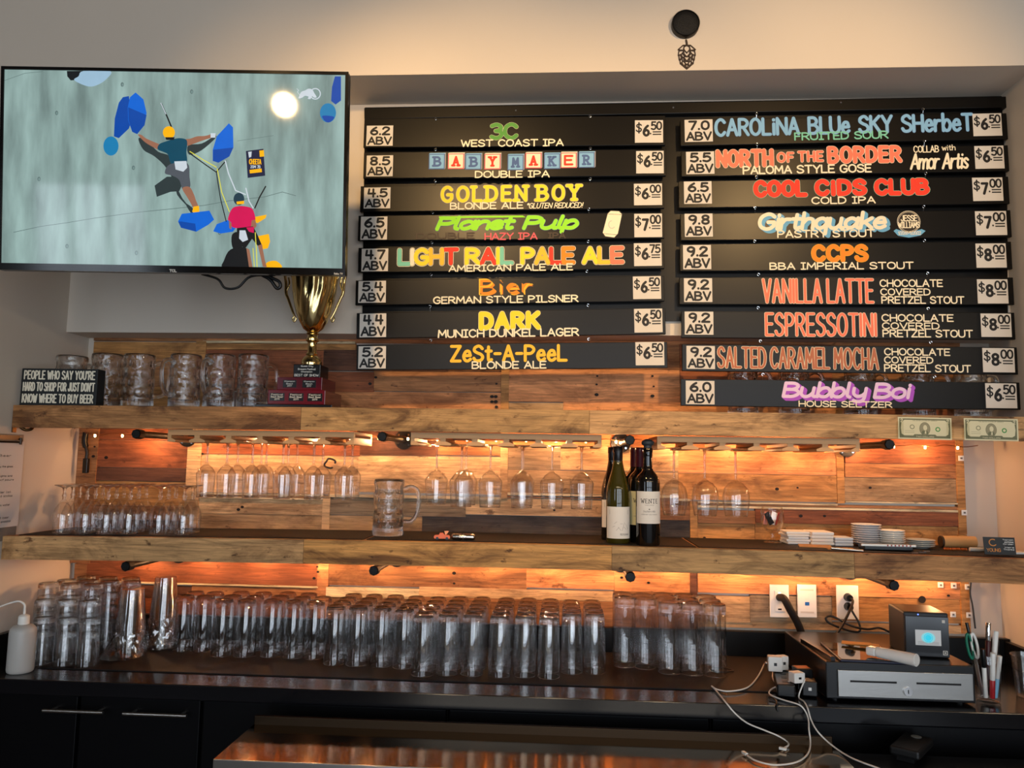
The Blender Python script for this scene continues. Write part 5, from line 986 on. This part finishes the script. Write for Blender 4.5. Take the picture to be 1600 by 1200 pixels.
for k in range(3): flatbox('napkin_pack', 'small white napkin pack before the plates, %s from the bottom' % nth(k), 'napkin', 1305, 1334, 846, -.175, .0088, .07, M_napb, rz=(0, 2, -1)[k], group='small napkin packs before the plates', bev=.003, lift=.0003+k*.0092)
def dish(name, label, cx, Y, z, R, m, grp, H=.012):
    o = MB().lathe([(0, .0), (R*.55, 0), (R*.60, .002), (R*.96, H-.001), (R, H), (R*.985, H+.0014), (R*.58, .0045), (0, .0042)], 32).build(name, m, smooth=50, loc=(cx, Y, z)); return tag(o, label, 'dish', grp)
q = pY(1354, 846, -.13)
for k in range(9): dish('side_plate', 'white plate in the taller plate stack, %s from the bottom' % nth(k), q.x, -.13, TM(q.x)+.0003+.0070*k, .046, mat('plate_grey_white', rgb(204, 204, 208), .25), 'white plates in the taller stack')
q = pY(1393, 848, -.15)
for k in range(7): dish('side_plate', 'cream plate in the shorter plate stack, %s from the bottom' % nth(k), q.x, -.15, TM(q.x)+.0003+.0068*k, .041, M_ceramic, 'cream plates in the shorter stack')
q = pY(1437, 850, -.15)
for k in range(4): dish('saucer', 'shallow pale saucer right of the plate stacks, %s from the bottom' % nth(k), q.x+.002*(k % 2), -.15, TM(q.x)+.0003+.0058*k, .044, mat('saucer_grey', rgb(186, 186, 180), .2), 'shallow saucers right of the plates', .009)
flatbox('paper_bag', 'flat brown paper bag lying before the napkins', 'paper bag', 1250, 1300, 847, -.255, .002, .10, mat('kraft_paper', rgb(168, 124, 78), .8), rz=-14, bev=.0005)
flatbox('paper_menu', 'brown paper sheet lying before the small napkin packs', 'paper', 1295, 1338, 851, -.30, .001, .075, mat('kraft_paper', rgb(168, 124, 78), .8), rz=-10, bev=.0003)
q = pY(1325, 855, -.33); o = MB().tube([(-.045, 0, 0), (.045, 0, 0)], .0038, 10).build('ballpoint_pen', M_steel, smooth=40, loc=(q.x, -.322, TM(q.x)+.0048), rot=(0, radians(3), radians(-8))); tag(o, 'slim silver pen lying on the shelf edge by the black tray', 'pen')
q = pY(1385, 852, -.275); tr_ = thing('tray_rack', 'black tray with white front rail and red marks', 'tray', (q.x+.006, -.272, TM(q.x)+.0003), (0, 0, radians(-2)))
MB().box(-.070, .075, 0, .055, 0, .017).build('tray', M_bplastic, tr_, bevel=.003); MB().box(-.080, .080, -.0065, -.0005, .013, .0195).build('front_rail', M_white, tr_, bevel=.001)
rb = MB()
for k in range(7): rb.box(-.005+.011*k, -.001+.011*k, -.0072, -.0066, .014, .0187)
rb.build('rail_mark', mat('dull_red', rgb(150, 40, 34), .5), tr_)
q = pY(1440, 861, -.33); kp = thing('key_bunch', 'small bunch of silver keys at the shelf edge before the saucers', 'keys', (q.x, -.318, TM(q.x)+.0004))
for k, (x, a) in enumerate(((-.016, 10), (.008, -25), (.024, 35))): MB().box(x-.010, x+.010, -.003+.002*k, .003+.002*k, .0022*k, .0022*k+.002).build('key', (M_chrome, M_bplastic, M_steel)[k], kp, rot=(0, 0, radians(a)*.3))
q = pY(1498, 842, -.10); rl = thing('paper_roll', 'tan rolled paper lying at the right back of the lower shelf', 'paper roll', (q.x, -.10, TM(q.x)+.0195))
MB().tube([(-.052, 0, 0), (.050, 0, 0)], .019, 24).build('roll', mat('tan_paper', rgb(196, 152, 100), .7), rl, 40); MB().tube([(-.0585, 0, 0), (-.0522, 0, 0)], .0185, 20).build('core_end', mat('dark_core', rgb(52, 36, 24), .6), rl, 40)
q = pY(1492, 852, -.19); bd = thing('bead_string', 'short string of amber beads before the tan paper roll', 'beads', (q.x, -.19, TM(q.x)+.0045)); rr = random.Random(4)
for k in range(12): MB().lathe([(0, -.004), (.003, -.003), (.004, 0), (.003, .003), (0, .004)], 10, c=(-.033+.006*k, rr.uniform(-.004, .004), 0)).build('bead', mat('amber_bead', rgb(176, 84, 28), .2), bd, 60)
q = pY(1534, 853, -.20); o = MB().tube([(-.036, 0, 0), (.036, 0, 0)], .0062, 14).build('white_candle', M_white, smooth=40, loc=(q.x, -.20, TM(q.x)+.0068), rot=(0, 0, radians(-5))); tag(o, 'white candle-like stick lying right of the beads', 'stick')
a, b_ = pY(1544, 868, -.30), pY(1592, 868, -.30); wd = (b_.x-a.x)/2
cd = thing('card_stand', 'small black upright card with an orange crescent at the right end', 'sign', ((a.x+b_.x)/2, -.285, TM(a.x)+.0003), (radians(-8), 0, radians(-4)))
MB().box(-wd, wd, 0, .002, .0, .052).build('card', mat('black_card', rgb(22, 24, 24), .5), cd)
t = MB(); t.ribbon([[(-.018+.0105*cos(radians(k)), .036+.0095*sin(radians(k))) for k in range(60, 330, 15)]], .003, -.0004, 0); letter(t, 'YOUNG', (-.038, .008, .002, .019), .15, -.0004, 0)
for i, z in enumerate((.042, .036, .030, .020, .014)): letter(t, ('Taproom', 'and Kitchen', 'Order', 'Here', 'Thanks')[i], (.010+.004*(i % 2), z, .040, z+.0045), .15, -.0004, 1)
t.build('card_print', [mat('crescent_orange', rgb(196, 122, 40), .5), M_white], cd)
q = pY(1575, 867, -.25); o = MB().box(-.035, .035, 0, .05, 0, .006).build('white_booklet', M_white, loc=(q.x+.03, -.25, TM(q.x)+.0003), bevel=.001); tag(o, 'white booklet lying behind the black crescent card', 'booklet')

# ================================================================== left wall: clipboard menu on a hook
qc = pX(36, 690, XL); ztop = qc.z; yb = qc.y
cl = thing('clipboard_menu', 'clipboard with printed paper menu hanging on the left wall', 'clipboard', (XL+.004, yb, ztop))
# local: x toward the room, y along the wall (negative = nearer the viewer), z up
MB().box(-.0035, 0, -.225, -.004, -.315, .022).build('board', mat('clipboard_grey', rgb(120, 112, 106), .5), cl, bevel=.001)
MB().box(.0003, .0012, -.216, 0, -.272, 0).build('paper', M_paper, cl)
cp = MB(); cp.box(.0014, .006, -.18, -.030, .004, .018); cp.tube([(.008, -.028, -.010), (.010, -.028, .002), (.008, -.028, .010)], .004, 8); cp.tube([(.006, -.18, -.003), (.006, -.03, -.003)], .003, 8)
cp.build('clip', mat('dark_metal', rgb(60, 52, 46), .35, metal=1.), cl, 40)
tl = MB(); rr = random.Random(9)
def wall_text(mbx, txt, y0, y1, z0, z1, t=.14):
    b = MB(); letter(b, txt, (y0, z0, y1, z1), t, 0); base = len(mbx.v); mbx.add([(.0016-yy*.2, x, z) for x, yy, z in b.v], b.f)
for z, L in ((-.05, ['Beer']), (-.085, ['by the glass']), (-.115, ['Flights and', 'half pours']), (-.165, ['Cider list', 'and sodas']), (-.205, ['Soda water']), (-.245, ['Root beer', 'and snacks'])):
    for i, ln in enumerate(L): wall_text(tl, ln, -.11, -.045-.012*(len(ln) < 9)+.008*i, z-.012*i, z-.012*i+.0075)
tl.build('print', M_ink, cl)
hk = thing('wall_hook', 'brass coat hook on the left wall above the clipboard', 'hook', (XL+.0005, yb-.05, ztop+.050))
MB().box(0, .004, -.009, .009, -.022, .022).build('plate', mat('aged_brass', rgb(92, 66, 40), .35, metal=1.), hk, bevel=.001)
MB().tube([(.004, 0, .008), (.016, 0, .002), (.030, .010, -.012), (.044, .022, -.010), (.048, .030, .006)], lambda t: .0055-.001*t, 10, smooth=5).build('prong', MATS['aged_brass'], hk, 60)

# ================================================================== behind the counter: bottle, outlets, cables
wb_ = pZ(28, 1050, CT); wbo = thing('squeeze_bottle', 'translucent white squeeze bottle with bent spout at the left end', 'bottle', (wb_.x+.006, wb_.y+.0, CT+.0003), (0, 0, radians(185)))
milky = mat('milky_plastic', rgb(206, 204, 200), .4, trans=.35, sss=.3)
MB().lathe([(0, .001), (.030, 0), (.0345, .003), (.036, .010), (.0355, .115), (.034, .125), (.026, .1335), (.014, .137), (0, .137)], 32).build('bottle_body', milky, wbo, 50)
MB().lathe([(.0150, .1372), (.0155, .139), (.0148, .160), (.012, .163), (.0045, .166), (0, .166)], 28).build('cap', M_white, wbo, 40)
MB().tube([(0, 0, .1662), (0, 0, .178), (.002, 0, .193), (.016, .004, .203), (.040, .008, .198), (.066, .012, .188)], lambda t: .0038-.0018*t, 10, smooth=5).build('spout', M_white, wbo, 60)

def plate_(name, label, x0, y0, x1, y1):
    a, b = pY(x0, y0, -.012), pY(x1, y1, -.012); cx, cz = (a.x+b.x)/2, (a.z+b.z)/2; w, h = abs(b.x-a.x)/2, abs(a.z-b.z)/2
    r = thing(name, label, 'outlet', (cx, -.0098, cz)); MB().box(-w, w, -.006, -.0003, -h, h).build('cover_plate', M_white, r, bevel=.0015)
    return r, w, h
o1, w, h = plate_('power_outlet', 'white outlet plate with thick black hose plugged in', 1202, 913, 1233, 965)
MB().box(-.0165, .0165, -.0085, -.0062, -.034, .034).build('socket', M_white, o1, bevel=.001)
MB().tube([(0, -.006, .012), (0, -.030, .016), (.006, -.046, .012), (.022, -.050, -.02), (.046, -.046, -.062), (.062, -.044, -.106), (.064, -.050, -.130)], .0125, 14, smooth=6).build('hose', M_rubber, o1, 60)
MB().box(-.006, .006, -.0092, -.0087, -.029, -.024).build('slot', M_ink, o1); MB().box(-.004, .004, -.0092, -.0087, .022, .030).build('indicator', mat('pilot_light', (1, 1, 1), .4, emit=(1, .98, .9), estr=1.0), o1)
o2, w, h = plate_('data_outlet', 'white data wall plate with one blue port', 1245, 913, 1276, 965)
MB().box(-.007, .007, -.0068, -.0062, -.014, -.003).build('blue_port', mat('port_blue', rgb(24, 92, 168), .4), o2); MB().box(-.006, .006, -.0068, -.0062, .003, .012).build('white_port', M_ceramic, o2)
for z in (-.040, .034): MB().box(-.022, .022, -.0064, -.0061, z, z+.006).build('label_window', M_card, o2)
o3, w, h = plate_('power_outlet', 'white outlet plate with two black plugs and cords', 1306, 914, 1342, 968)
p3 = o3.location
for z, nm in ((.017, 'upper_plug'), (-.013, 'lower_plug')): MB().tube([(0, -.0062, z), (0, -.018, z), (0, -.028, z)], lambda t: .014-.003*t, 14).build(nm, M_bplastic, o3, 40)
def cable(name, label, pts, r, m, cat='cable', smooth=6): return tag(MB().tube(pts, r, 8, smooth=smooth).build(name, m, smooth=60), label, cat)
X3, Z3 = p3.x, p3.z
cable('appliance_cable', 'black cord running from upper plug of the right outlet down left', [(X3+.0, -.0385, Z3+.017), (X3+.004, -.05, Z3+.006), (X3-.03, -.075, Z3-.045), (X3-.062, -.088, Z3-.085), (X3-.085, -.085, Z3-.098), (X3-.125, -.075, Z3-.099)], .0042, M_bcable)
cable('appliance_cable', 'black cord looping from lower plug of the right outlet', [(X3, -.0385, Z3-.013), (X3+.006, -.048, Z3-.03), (X3+.020, -.056, Z3-.06), (X3+.018, -.060, Z3-.085), (X3-.02, -.058, Z3-.082), (X3-.075, -.055, Z3-.062), (X3-.085, -.052, Z3-.045), (X3-.06, -.050, Z3-.042), (X3-.01, -.066, Z3-.066), (X3+.04, -.07, Z3-.075), (X3+.08, -.07, Z3-.07), (X3+.118, -.075, Z3-.085)], .0036, M_bcable)
q = pY(1520, 912, -.03); cable('hanging_cable', 'thin black cable hanging at the right end of the board wall', [(q.x+.002, -.02, 1.2265), (q.x, -.022, 1.19), (q.x-.006, -.022, 1.14), (q.x-.004, -.03, 1.10), (q.x-.006, -.045, 1.03)], .0028, M_bcable)
q = pY(133, 690, -.03); lc = thing('string_light_plug', 'black cord and connector hanging below the left end of upper shelf', 'cord', (q.x, -.03, 1.6345))
MB().tube([(0, 0, -.002), (0, -.003, -.035), (.006, -.003, -.055)], .010, 10, smooth=4).build('plug', M_bplastic, lc, 60); MB().box(.002, .020, -.010, .006, -.148, -.095).build('connector', M_bplastic, lc, bevel=.002)
MB().tube([(.006, -.003, -.055), (.012, -.003, -.075), (.011, -.003, -.096)], .006, 8, smooth=4).build('cord', M_bcable, lc, 60)
q = pY(517, 724, -.012); o = MB().tube([(.016*cos(a/3)+.004*sin(a), -.004-.012*sin(a/6)**2, .017*sin(a/3)) for a in range(0, 17)], .0036, 8).build('wall_hook', M_bcable, smooth=60, loc=(q.x, -.014, q.z)); tag(o, 'small black loop hook on the board wall between wine glasses', 'hook')
for i, (x, y, lab) in enumerate(((1501.5, 716, 'on trim below the bank notes'), (1506.5, 801, 'on trim at lower shelf height'), (1469.5, 914, 'under lower shelf, left one of two'), (1490, 915, 'under lower shelf, right one of two'), (1489, 960, 'right of the payment stand'), (1514, 961, 'on trim behind the pen cup'), (1512, 917, 'on trim under the lower shelf'))):
    q = pY(x, y, -.012); c = thing('cable_clip', 'small white square cable clip '+lab, 'clip', (q.x, -.0105, q.z), (0, 0, 0), 'white cable clips'); MB().box(-.009, .009, -.0035, -.0003, -.009, .009).build('clip_pad', M_white, c, bevel=.001); MB().box(-.003, .003, -.0062, -.0037, -.003, .003).build('clip_screw', mat('dull_zinc', rgb(120, 112, 104), .4, metal=.8), c)

# ------------------------------------------------------------------ cash drawer and what lies on it
dl, dr_ = pZ(1297, 1094, CT), pZ(1518, 1101, CT); DX0, DX1 = .738, 1.132; DY0, DY1 = -.500, -.115; DZ = .104
dw = thing('cash_drawer', 'black cash drawer with brushed steel front and key lock', 'cash drawer', ((DX0+DX1)/2, DY0, CT+.0003)); w = (DX1-DX0)/2
cas = mat('drawer_enamel', rgb(20, 20, 22), .28)
MB().box(-w, w, .0, DY1-DY0, .006, DZ).build('case', cas, dw, bevel=.003)
fa = MB().box(-w+.03, w-.008, -.006, -.0005, .014, DZ-.020).build('steel_front', mat('drawer_steel', rgb(168, 166, 162), .30, metal=1., bump=.05, bscale=30, stretch=(1, 1, 40)), dw, bevel=.001)
for a, b in ((-w+.062, -.012), (.040, w-.040)): MB().box(a, b, -.0070, -.0062, .053, .058).build('slot', M_ink, fa)
kx = .016; MB().tube([(kx, -.0062, .034), (kx, -.0095, .034), (kx, -.012, .034)], .0115, 24).build('lock', M_chrome, fa, 40); MB().box(kx-.001, kx+.001, -.0128, -.0121, .029, .039).build('keyhole', M_ink, fa)
for x in (-w+.03, w-.03):
    for y in (.03, .34): MB().tube([(x, y, .0), (x, y, .0058)], .012, 12).build('foot', M_bplastic, dw)
DT = CT+.0003+DZ
q = pZ(1345, 1022, DT); tb = thing('tablet', 'glossy black tablet lying on the cash drawer', 'tablet', (q.x, q.y, DT+.0006), (0, 0, radians(-4)))
MB().box(-.085, .085, -.105, .105, 0, .006).build('tablet_body', mat('navy_case', rgb(16, 20, 48), .4), tb, bevel=.002); MB().box(-.080, .080, -.10, .10, .0062, .0068).build('tablet_screen', mat('screen_off', rgb(10, 8, 8), .04, coat=.5), tb)
q = pZ(1280, 1018, DT); bkl = tag(MB().box(-.006, .006, -.11, .11, 0, .012).build('black_notebook', M_bplastic, bevel=.001, loc=(q.x-.006, q.y+.0, DT+.0004), rot=(0, 0, radians(4))), 'narrow black folder lying left of the tablet', 'folder')
# handheld white scanner on its side
a, b = pZ(1372, 1021, DT+.02), pZ(1424, 1032, DT+.02); d = (b-a); sc_ = thing('white_wand', 'white tube shaped hand scanner lying before the payment stand', 'scanner', (a.x, a.y, DT+.0235), (0, 0, atan2(d.y, d.x))); Lw = max(d.length, .10)
MB().tube([(0, 0, 0), (Lw, 0, 0), (Lw+.004, 0, 0)], lambda t: .0145+.004*t if t < .99 else .0165, 24).build('tube', M_white, sc_, 40); MB().tube([(Lw+.0042, 0, 0), (Lw+.006, 0, 0)], .0145, 24).build('end_lens', M_ceramic, sc_, 40); MB().box(-.030, -.0005, -.014, .014, -.012, .012).build('head', M_white, sc_, bevel=.006)
q = pZ(1350, 1010, DT+.02); ev = thing('kraft_envelope', 'open tan envelope lying behind the white scanner', 'envelope', (q.x+.01, q.y+.055, DT+.0135), (radians(4), 0, radians(-24))); MB().box(-.05, .05, -.018, .018, 0, .0008).build('envelope_body', mat('tan_envelope', rgb(196, 140, 70), .8), ev); MB().hexa([(-.05, .001), (.03, .004), (.025, .0052), (-.05, .002)], -.018, .010).build('flap', MATS['tan_envelope'], ev)
# payment display
a, b, c = pY(1416, 1031, -.425), pY(1484, 1031, -.425), pY(1416, 957, -.425); PW, PH = (b.x-a.x), (c.z-DT)
pm = thing('payment_stand', 'black box shaped payment display with lit screen on the drawer', 'payment terminal', ((a.x+b.x)/2, -.425, DT+.0006), (0, 0, radians(-5)))
w = PW/2; MB().box(-w, w, .004, .135, 0, PH).build('housing', mat('matte_black_plastic', rgb(22, 22, 24), .45), pm, bevel=.004)
MB().box(-w+.002, w-.002, -.002, .0035, .004, PH-.010).build('front_panel', mat('dark_grey_glass', rgb(34, 35, 38), .12), pm, bevel=.001)
s0, s1, z0, z1 = -w*.54, w*.60, PH*.28, PH*.62; sp_ = MB(); sp_.hexa([(s0, z0), (s1, z0), (s1, z1), (s0, z1)], -.0034, -.0022, 0)
cxx, czz = (s0+s1)/2, (z0+z1)/2; sp_.disc(cxx, czz, .0185, -.0036, 1, rz=.0150); sp_.disc(cxx, czz, .012, -.0038, 2); sp_.ring(cxx, czz, .0085, .0095, -.0039, 1)
for k in range(3): sp_.box(s0+.006, s1-.006, -.0036, -.0035, z0+.003+.003*k, z0+.0038+.003*k, 3)
dk_ = (.01, .01, .01)
sp_.build('lit_screen', [mat('display_grey', rgb(150, 150, 150), .2, emit=rgb(150, 150, 148), estr=.5), mat('display_cyan_soft', rgb(110, 176, 182), .2, emit=rgb(110, 176, 182), estr=.6), mat('display_cyan', rgb(20, 168, 190), .2, emit=rgb(20, 168, 190), estr=.7), mat('display_line', rgb(100, 100, 100), .2, emit=rgb(90, 90, 90), estr=.5)], pm)
MB().disc(-w*.35, PH-.006, .0018, .0032, 0).build('status_light', mat('blue_led', (.05, .1, 1), .3, emit=(.08, .15, 1), estr=4), pm)
lg = MB(); lx = w-.014; lg.box(lx-.006, lx+.006, -.0032, -.0022, .010, .0118); lg.box(lx-.006, lx+.006, -.0032, -.0022, .0202, .022); lg.box(lx-.006, lx-.0042, -.0032, -.0022, .0118, .0202); lg.box(lx+.0042, lx+.006, -.0032, -.0022, .0118, .0202); lg.box(lx-.002, lx+.002, -.0032, -.0022, .014, .018)
lg.box(lx-.006, lx+.002, -.0032, -.0022, PH-.026, PH-.018); lg.build('square_mark', M_card, pm)
# pen cup
q = pZ(1556, 1102, CT); pc = thing('pen_cup', 'clear tumbler holding markers and scissors at the right', 'cup', (q.x, q.y+.036, CT+.0003)); px0 = pc.location
MB().lathe([(0, .001), (.026, 0), (.029, .003), (.0365, .125), (.0362, .126), (.0355, .125), (.0275, .012), (0, .010)], 32).build('cup_wall', G_glass, pc, 60)
def marker(label, dx, dy, tx, ty, L, r, cols, bands):
    o = thing('marker_pen', label, 'pen', (px0.x+dx, px0.y+dy, CT+.0135), (radians(ty), radians(tx), 0)); z = 0
    for (nm, fr__), cm in zip(bands, cols): MB().lathe([(0, z+.0002), (r*.9, z+.0003), (r, z+.002), (r, z+fr__*L-.001), (r*.92, z+fr__*L), (0, z+fr__*L)], 14).build(nm, cm, o, 40); z += fr__*L
    return o
mr, mg, mb_, mw = mat('marker_red', rgb(170, 24, 34), .35), mat('marker_green', rgb(18, 110, 84), .4), mat('marker_blue', rgb(130, 186, 216), .4), M_white
B3 = (('cap', .35), ('barrel', .65)); B2 = (('barrel', .62), ('cap', .38))
marker('white marker with black cap at the front left of the pen cup', -.014, -.014, -5, 8, .135, .0058, (mw, M_bplastic), B2)
marker('red and white marker at the front of the pen cup', .001, -.018, -1, 8, .125, .0068, (mr, mw), (('cap', .4), ('barrel', .6)))
marker('light blue marker at the front right of the pen cup', .012, -.012, 6, 5, .115, .0060, (mb_, mw), (('cap', .45), ('barrel', .55)))
marker('tall white marker leaning right in the pen cup', .010, .004, 8, -2, .175, .0068, (M_bplastic, mw), (('cap', .5), ('barrel', .5)))
marker('tall silver tipped dark red marker in the pen cup', .002, .008, 5, -3, .195, .0068, (mat('marker_maroon', rgb(60, 12, 20), .4), M_chrome), (('barrel', .75), ('cap', .25)))
marker('black pencil leaning left in the pen cup', -.008, .008, -9, -4, .195, .0042, (M_bplastic, M_bplastic), B2)
marker('black pen leaning right in the pen cup', .017, .010, 10, -4, .150, .0048, (M_bplastic, M_bplastic), B2)
sci = thing('scissors', 'green and white handled scissors standing in the pen cup', 'scissors', (px0.x-.014, px0.y+.002, CT+.013), (0, radians(-9), 0))
MB().box(-.005, .005, -.001, .001, .0, .10).build('blade', M_steel, sci)
for dx, m_, nm in ((-.007, mg, 'green_handle'), (.006, M_white, 'white_handle')): MB().tube([(dx+.007*cos(a*pi/8), 0, .135+.034*sin(a*pi/8)) for a in range(17)], .0038, 8).build(nm, m_, sci, 60)
q = pZ(1596, 1090, CT); c = use(cup, (q.x+.030, q.y+.01, CT+.115), 'clear plastic cup standing upright at the right frame edge', 'cup'); c.rotation_euler = (pi, 0, 0)
if 'group' in c: del c['group']

# chargers, power strip, cables on the counter
q = pZ(1227, 1050, CT+.02); ps = thing('power_strip', 'black power strip before the cash drawer with chargers plugged in', 'power strip', (.652, -.400, ZC+.0003), (0, 0, radians(78)))
MB().box(-.095, .095, -.024, .024, 0, .034).build('strip_body', M_bplastic, ps, bevel=.004)
for k in range(4): MB().box(-.07+.042*k, -.05+.042*k, -.008, .008, .0342, .0348).build('socket', M_blackmat, ps)
def charger(label, x, y, z, sx, sy, sz, rz, m):
    c = thing('charger', label, 'charger', (x, y, z), (0, 0, radians(rz))); MB().box(-sx/2, sx/2, -sy/2, sy/2, 0, sz).build('charger_body', m, c, bevel=.003)
    MB().box(-.004, .004, -sy/2-.0012, -sy/2-.0003, sz*.4, sz*.6).build('usb_port', M_bplastic if m == M_white else M_steel, c); return c
zt = ZC+.0003+.036
charger('large white charger block on the power strip, upper of the white ones', .640, -.355, zt, .040, .030, .042, -8, M_white)
charger('white charger block behind the larger one on the power strip', .666, -.338, zt, .030, .024, .040, 14, M_ceramic)
charger('small white charger at the near end of the power strip', .668, -.470, zt, .034, .030, .028, 18, M_white)
charger('black adapter block with orange sticker right of the white chargers', .706, -.395, ZC+.0004, .044, .045, .058, 6, M_bplastic)
charger('black adapter block before the other adapter by the drawer', .705, -.455, ZC+.0004, .040, .045, .040, -10, M_bplastic)
o = MB().box(-.018, .018, -.014, .014, 0, .0006).build('orange_sticker', mat('sticker_orange', rgb(196, 108, 48), .6), loc=(.706, -.395, ZC+.0004+.0584), rot=(0, 0, radians(6))); tag(o, 'orange sticker lying on top of the black adapter', 'sticker')
Z1 = ZC+.004; F = lambda x, y, Z: tuple(pZ(x, y, Z)); G = lambda x, y, Y: tuple(pY(x, y, Y))
wc_ = mat('white_cable_skin', rgb(222, 218, 210), .4)
cable('charging_cable', 'white cable looping from the upper charger over the counter edge', [(.617, -.352, zt+.02), F(1195, 1036, ZC+.02), F(1185, 1056, Z1), F(1168, 1074, Z1), F(1140, 1080, Z1), F(1120, 1077, Z1), F(1112, 1072, Z1+.001), F(1118, 1078, CT+.005), F(1128, 1090, CT+.005), G(1136, 1100, -.564), G(1150, 1116, -.575), G(1168, 1130, -.595), G(1192, 1140, -.617), G(1214, 1149, -.634), F(1229, 1158, .847), F(1232, 1164, .846), F(1226, 1168, .846)], .0021, wc_, smooth=5)
o = thing('cable_plug', 'white plug lying on the steel ledge at the end of the looping cable', 'plug', F(1220, 1169, .8465), (radians(90), 0, radians(60))); MB().box(-.004, .004, -.003, .003, -.004, .014).build('plug_body', M_white, o, bevel=.001); MB().box(-.0028, .0028, -.0012, .0012, .0143, .021).build('plug_tip', M_chrome, o)
cable('charging_cable', 'white cable hanging from the near charger and curving over the ledge', [(.660, -.484, zt+.012), F(1215, 1072, ZC+.012), F(1204, 1078, Z1), F(1203, 1085, Z1), F(1222, 1093, CT+.005), F(1248, 1101, CT+.005), G(1258, 1111, -.562), G(1263, 1124, -.580), G(1264, 1140, -.615), G(1266, 1158, -.634), F(1264, 1174, .846), F(1254, 1186, .846), F(1236, 1193, .846), F(1208, 1195, .846), F(1182, 1189, .846), F(1168, 1181, .846)], .0021, wc_, smooth=5)
o = thing('cable_plug', 'white plug on the steel ledge at the tip of the curved cable', 'plug', F(1164, 1177, .8465), (radians(90), 0, radians(200))); MB().box(-.004, .004, -.003, .003, -.008, .010).build('plug_body', M_white, o, bevel=.001); MB().box(-.0028, .0028, -.0012, .0012, -.0148, -.0083).build('plug_tip', M_chrome, o)
cable('charging_cable', 'white cable running down right across the black station', [(.686, -.484, zt+.012), F(1248, 1088, CT+.006), F(1256, 1096, CT+.005), G(1262, 1107, -.562), G(1267, 1124, -.582), G(1276, 1141, -.615), G(1291, 1157, -.636), F(1310, 1172, .847), F(1330, 1184, .847), F(1352, 1193, .85), F(1380, 1203, .85)], .0021, wc_, smooth=5)
cable('charging_cable', 'white cable bending behind the upper charger', [(.622, -.360, zt+.008), F(1208, 1046, ZC+.02), F(1207, 1058, Z1), F(1212, 1068, Z1), F(1218, 1074, Z1)], .0021, wc_, smooth=5)
cable('black_cable', 'coiled thin black cable on the mat right of the tall glasses', [(.51+.035*cos(a*.7), -.24+.022*sin(a*.7), ZC+.003+.0012*(a % 3)) for a in range(20)], .0022, M_bcable, smooth=3)
cable('black_cable', 'black cable tangled before the power strip', [F(1202, 1088, Z1), F(1212, 1094, CT+.004), F(1214, 1100, CT+.004), G(1214, 1106, -.560), G(1216, 1112, -.562)], .0025, M_bcable, smooth=4)
# dark reader on the station
q = pZ(1418, 1172, .825); rd = thing('card_reader', 'dark slab shaped reader with grey oval at the lower right', 'card reader', (q.x, q.y-.025, .8212), (radians(0), 0, radians(-38)))
MB().box(-.035, .035, -.07, .07, .012, .034).build('reader_body', mat('soft_black', rgb(10, 10, 11), .5), rd, bevel=.006); MB().lathe([(0, .0005), (.012, 0), (.0125, .001), (0, .0018)], 24, c=(0, .045, .0342)).build('oval_badge', mat('badge_grey', rgb(120, 122, 120), .3), rd, 40); MB().box(-.02, .02, -.06, .06, 0, .0118).build('reader_base', M_bplastic, rd)
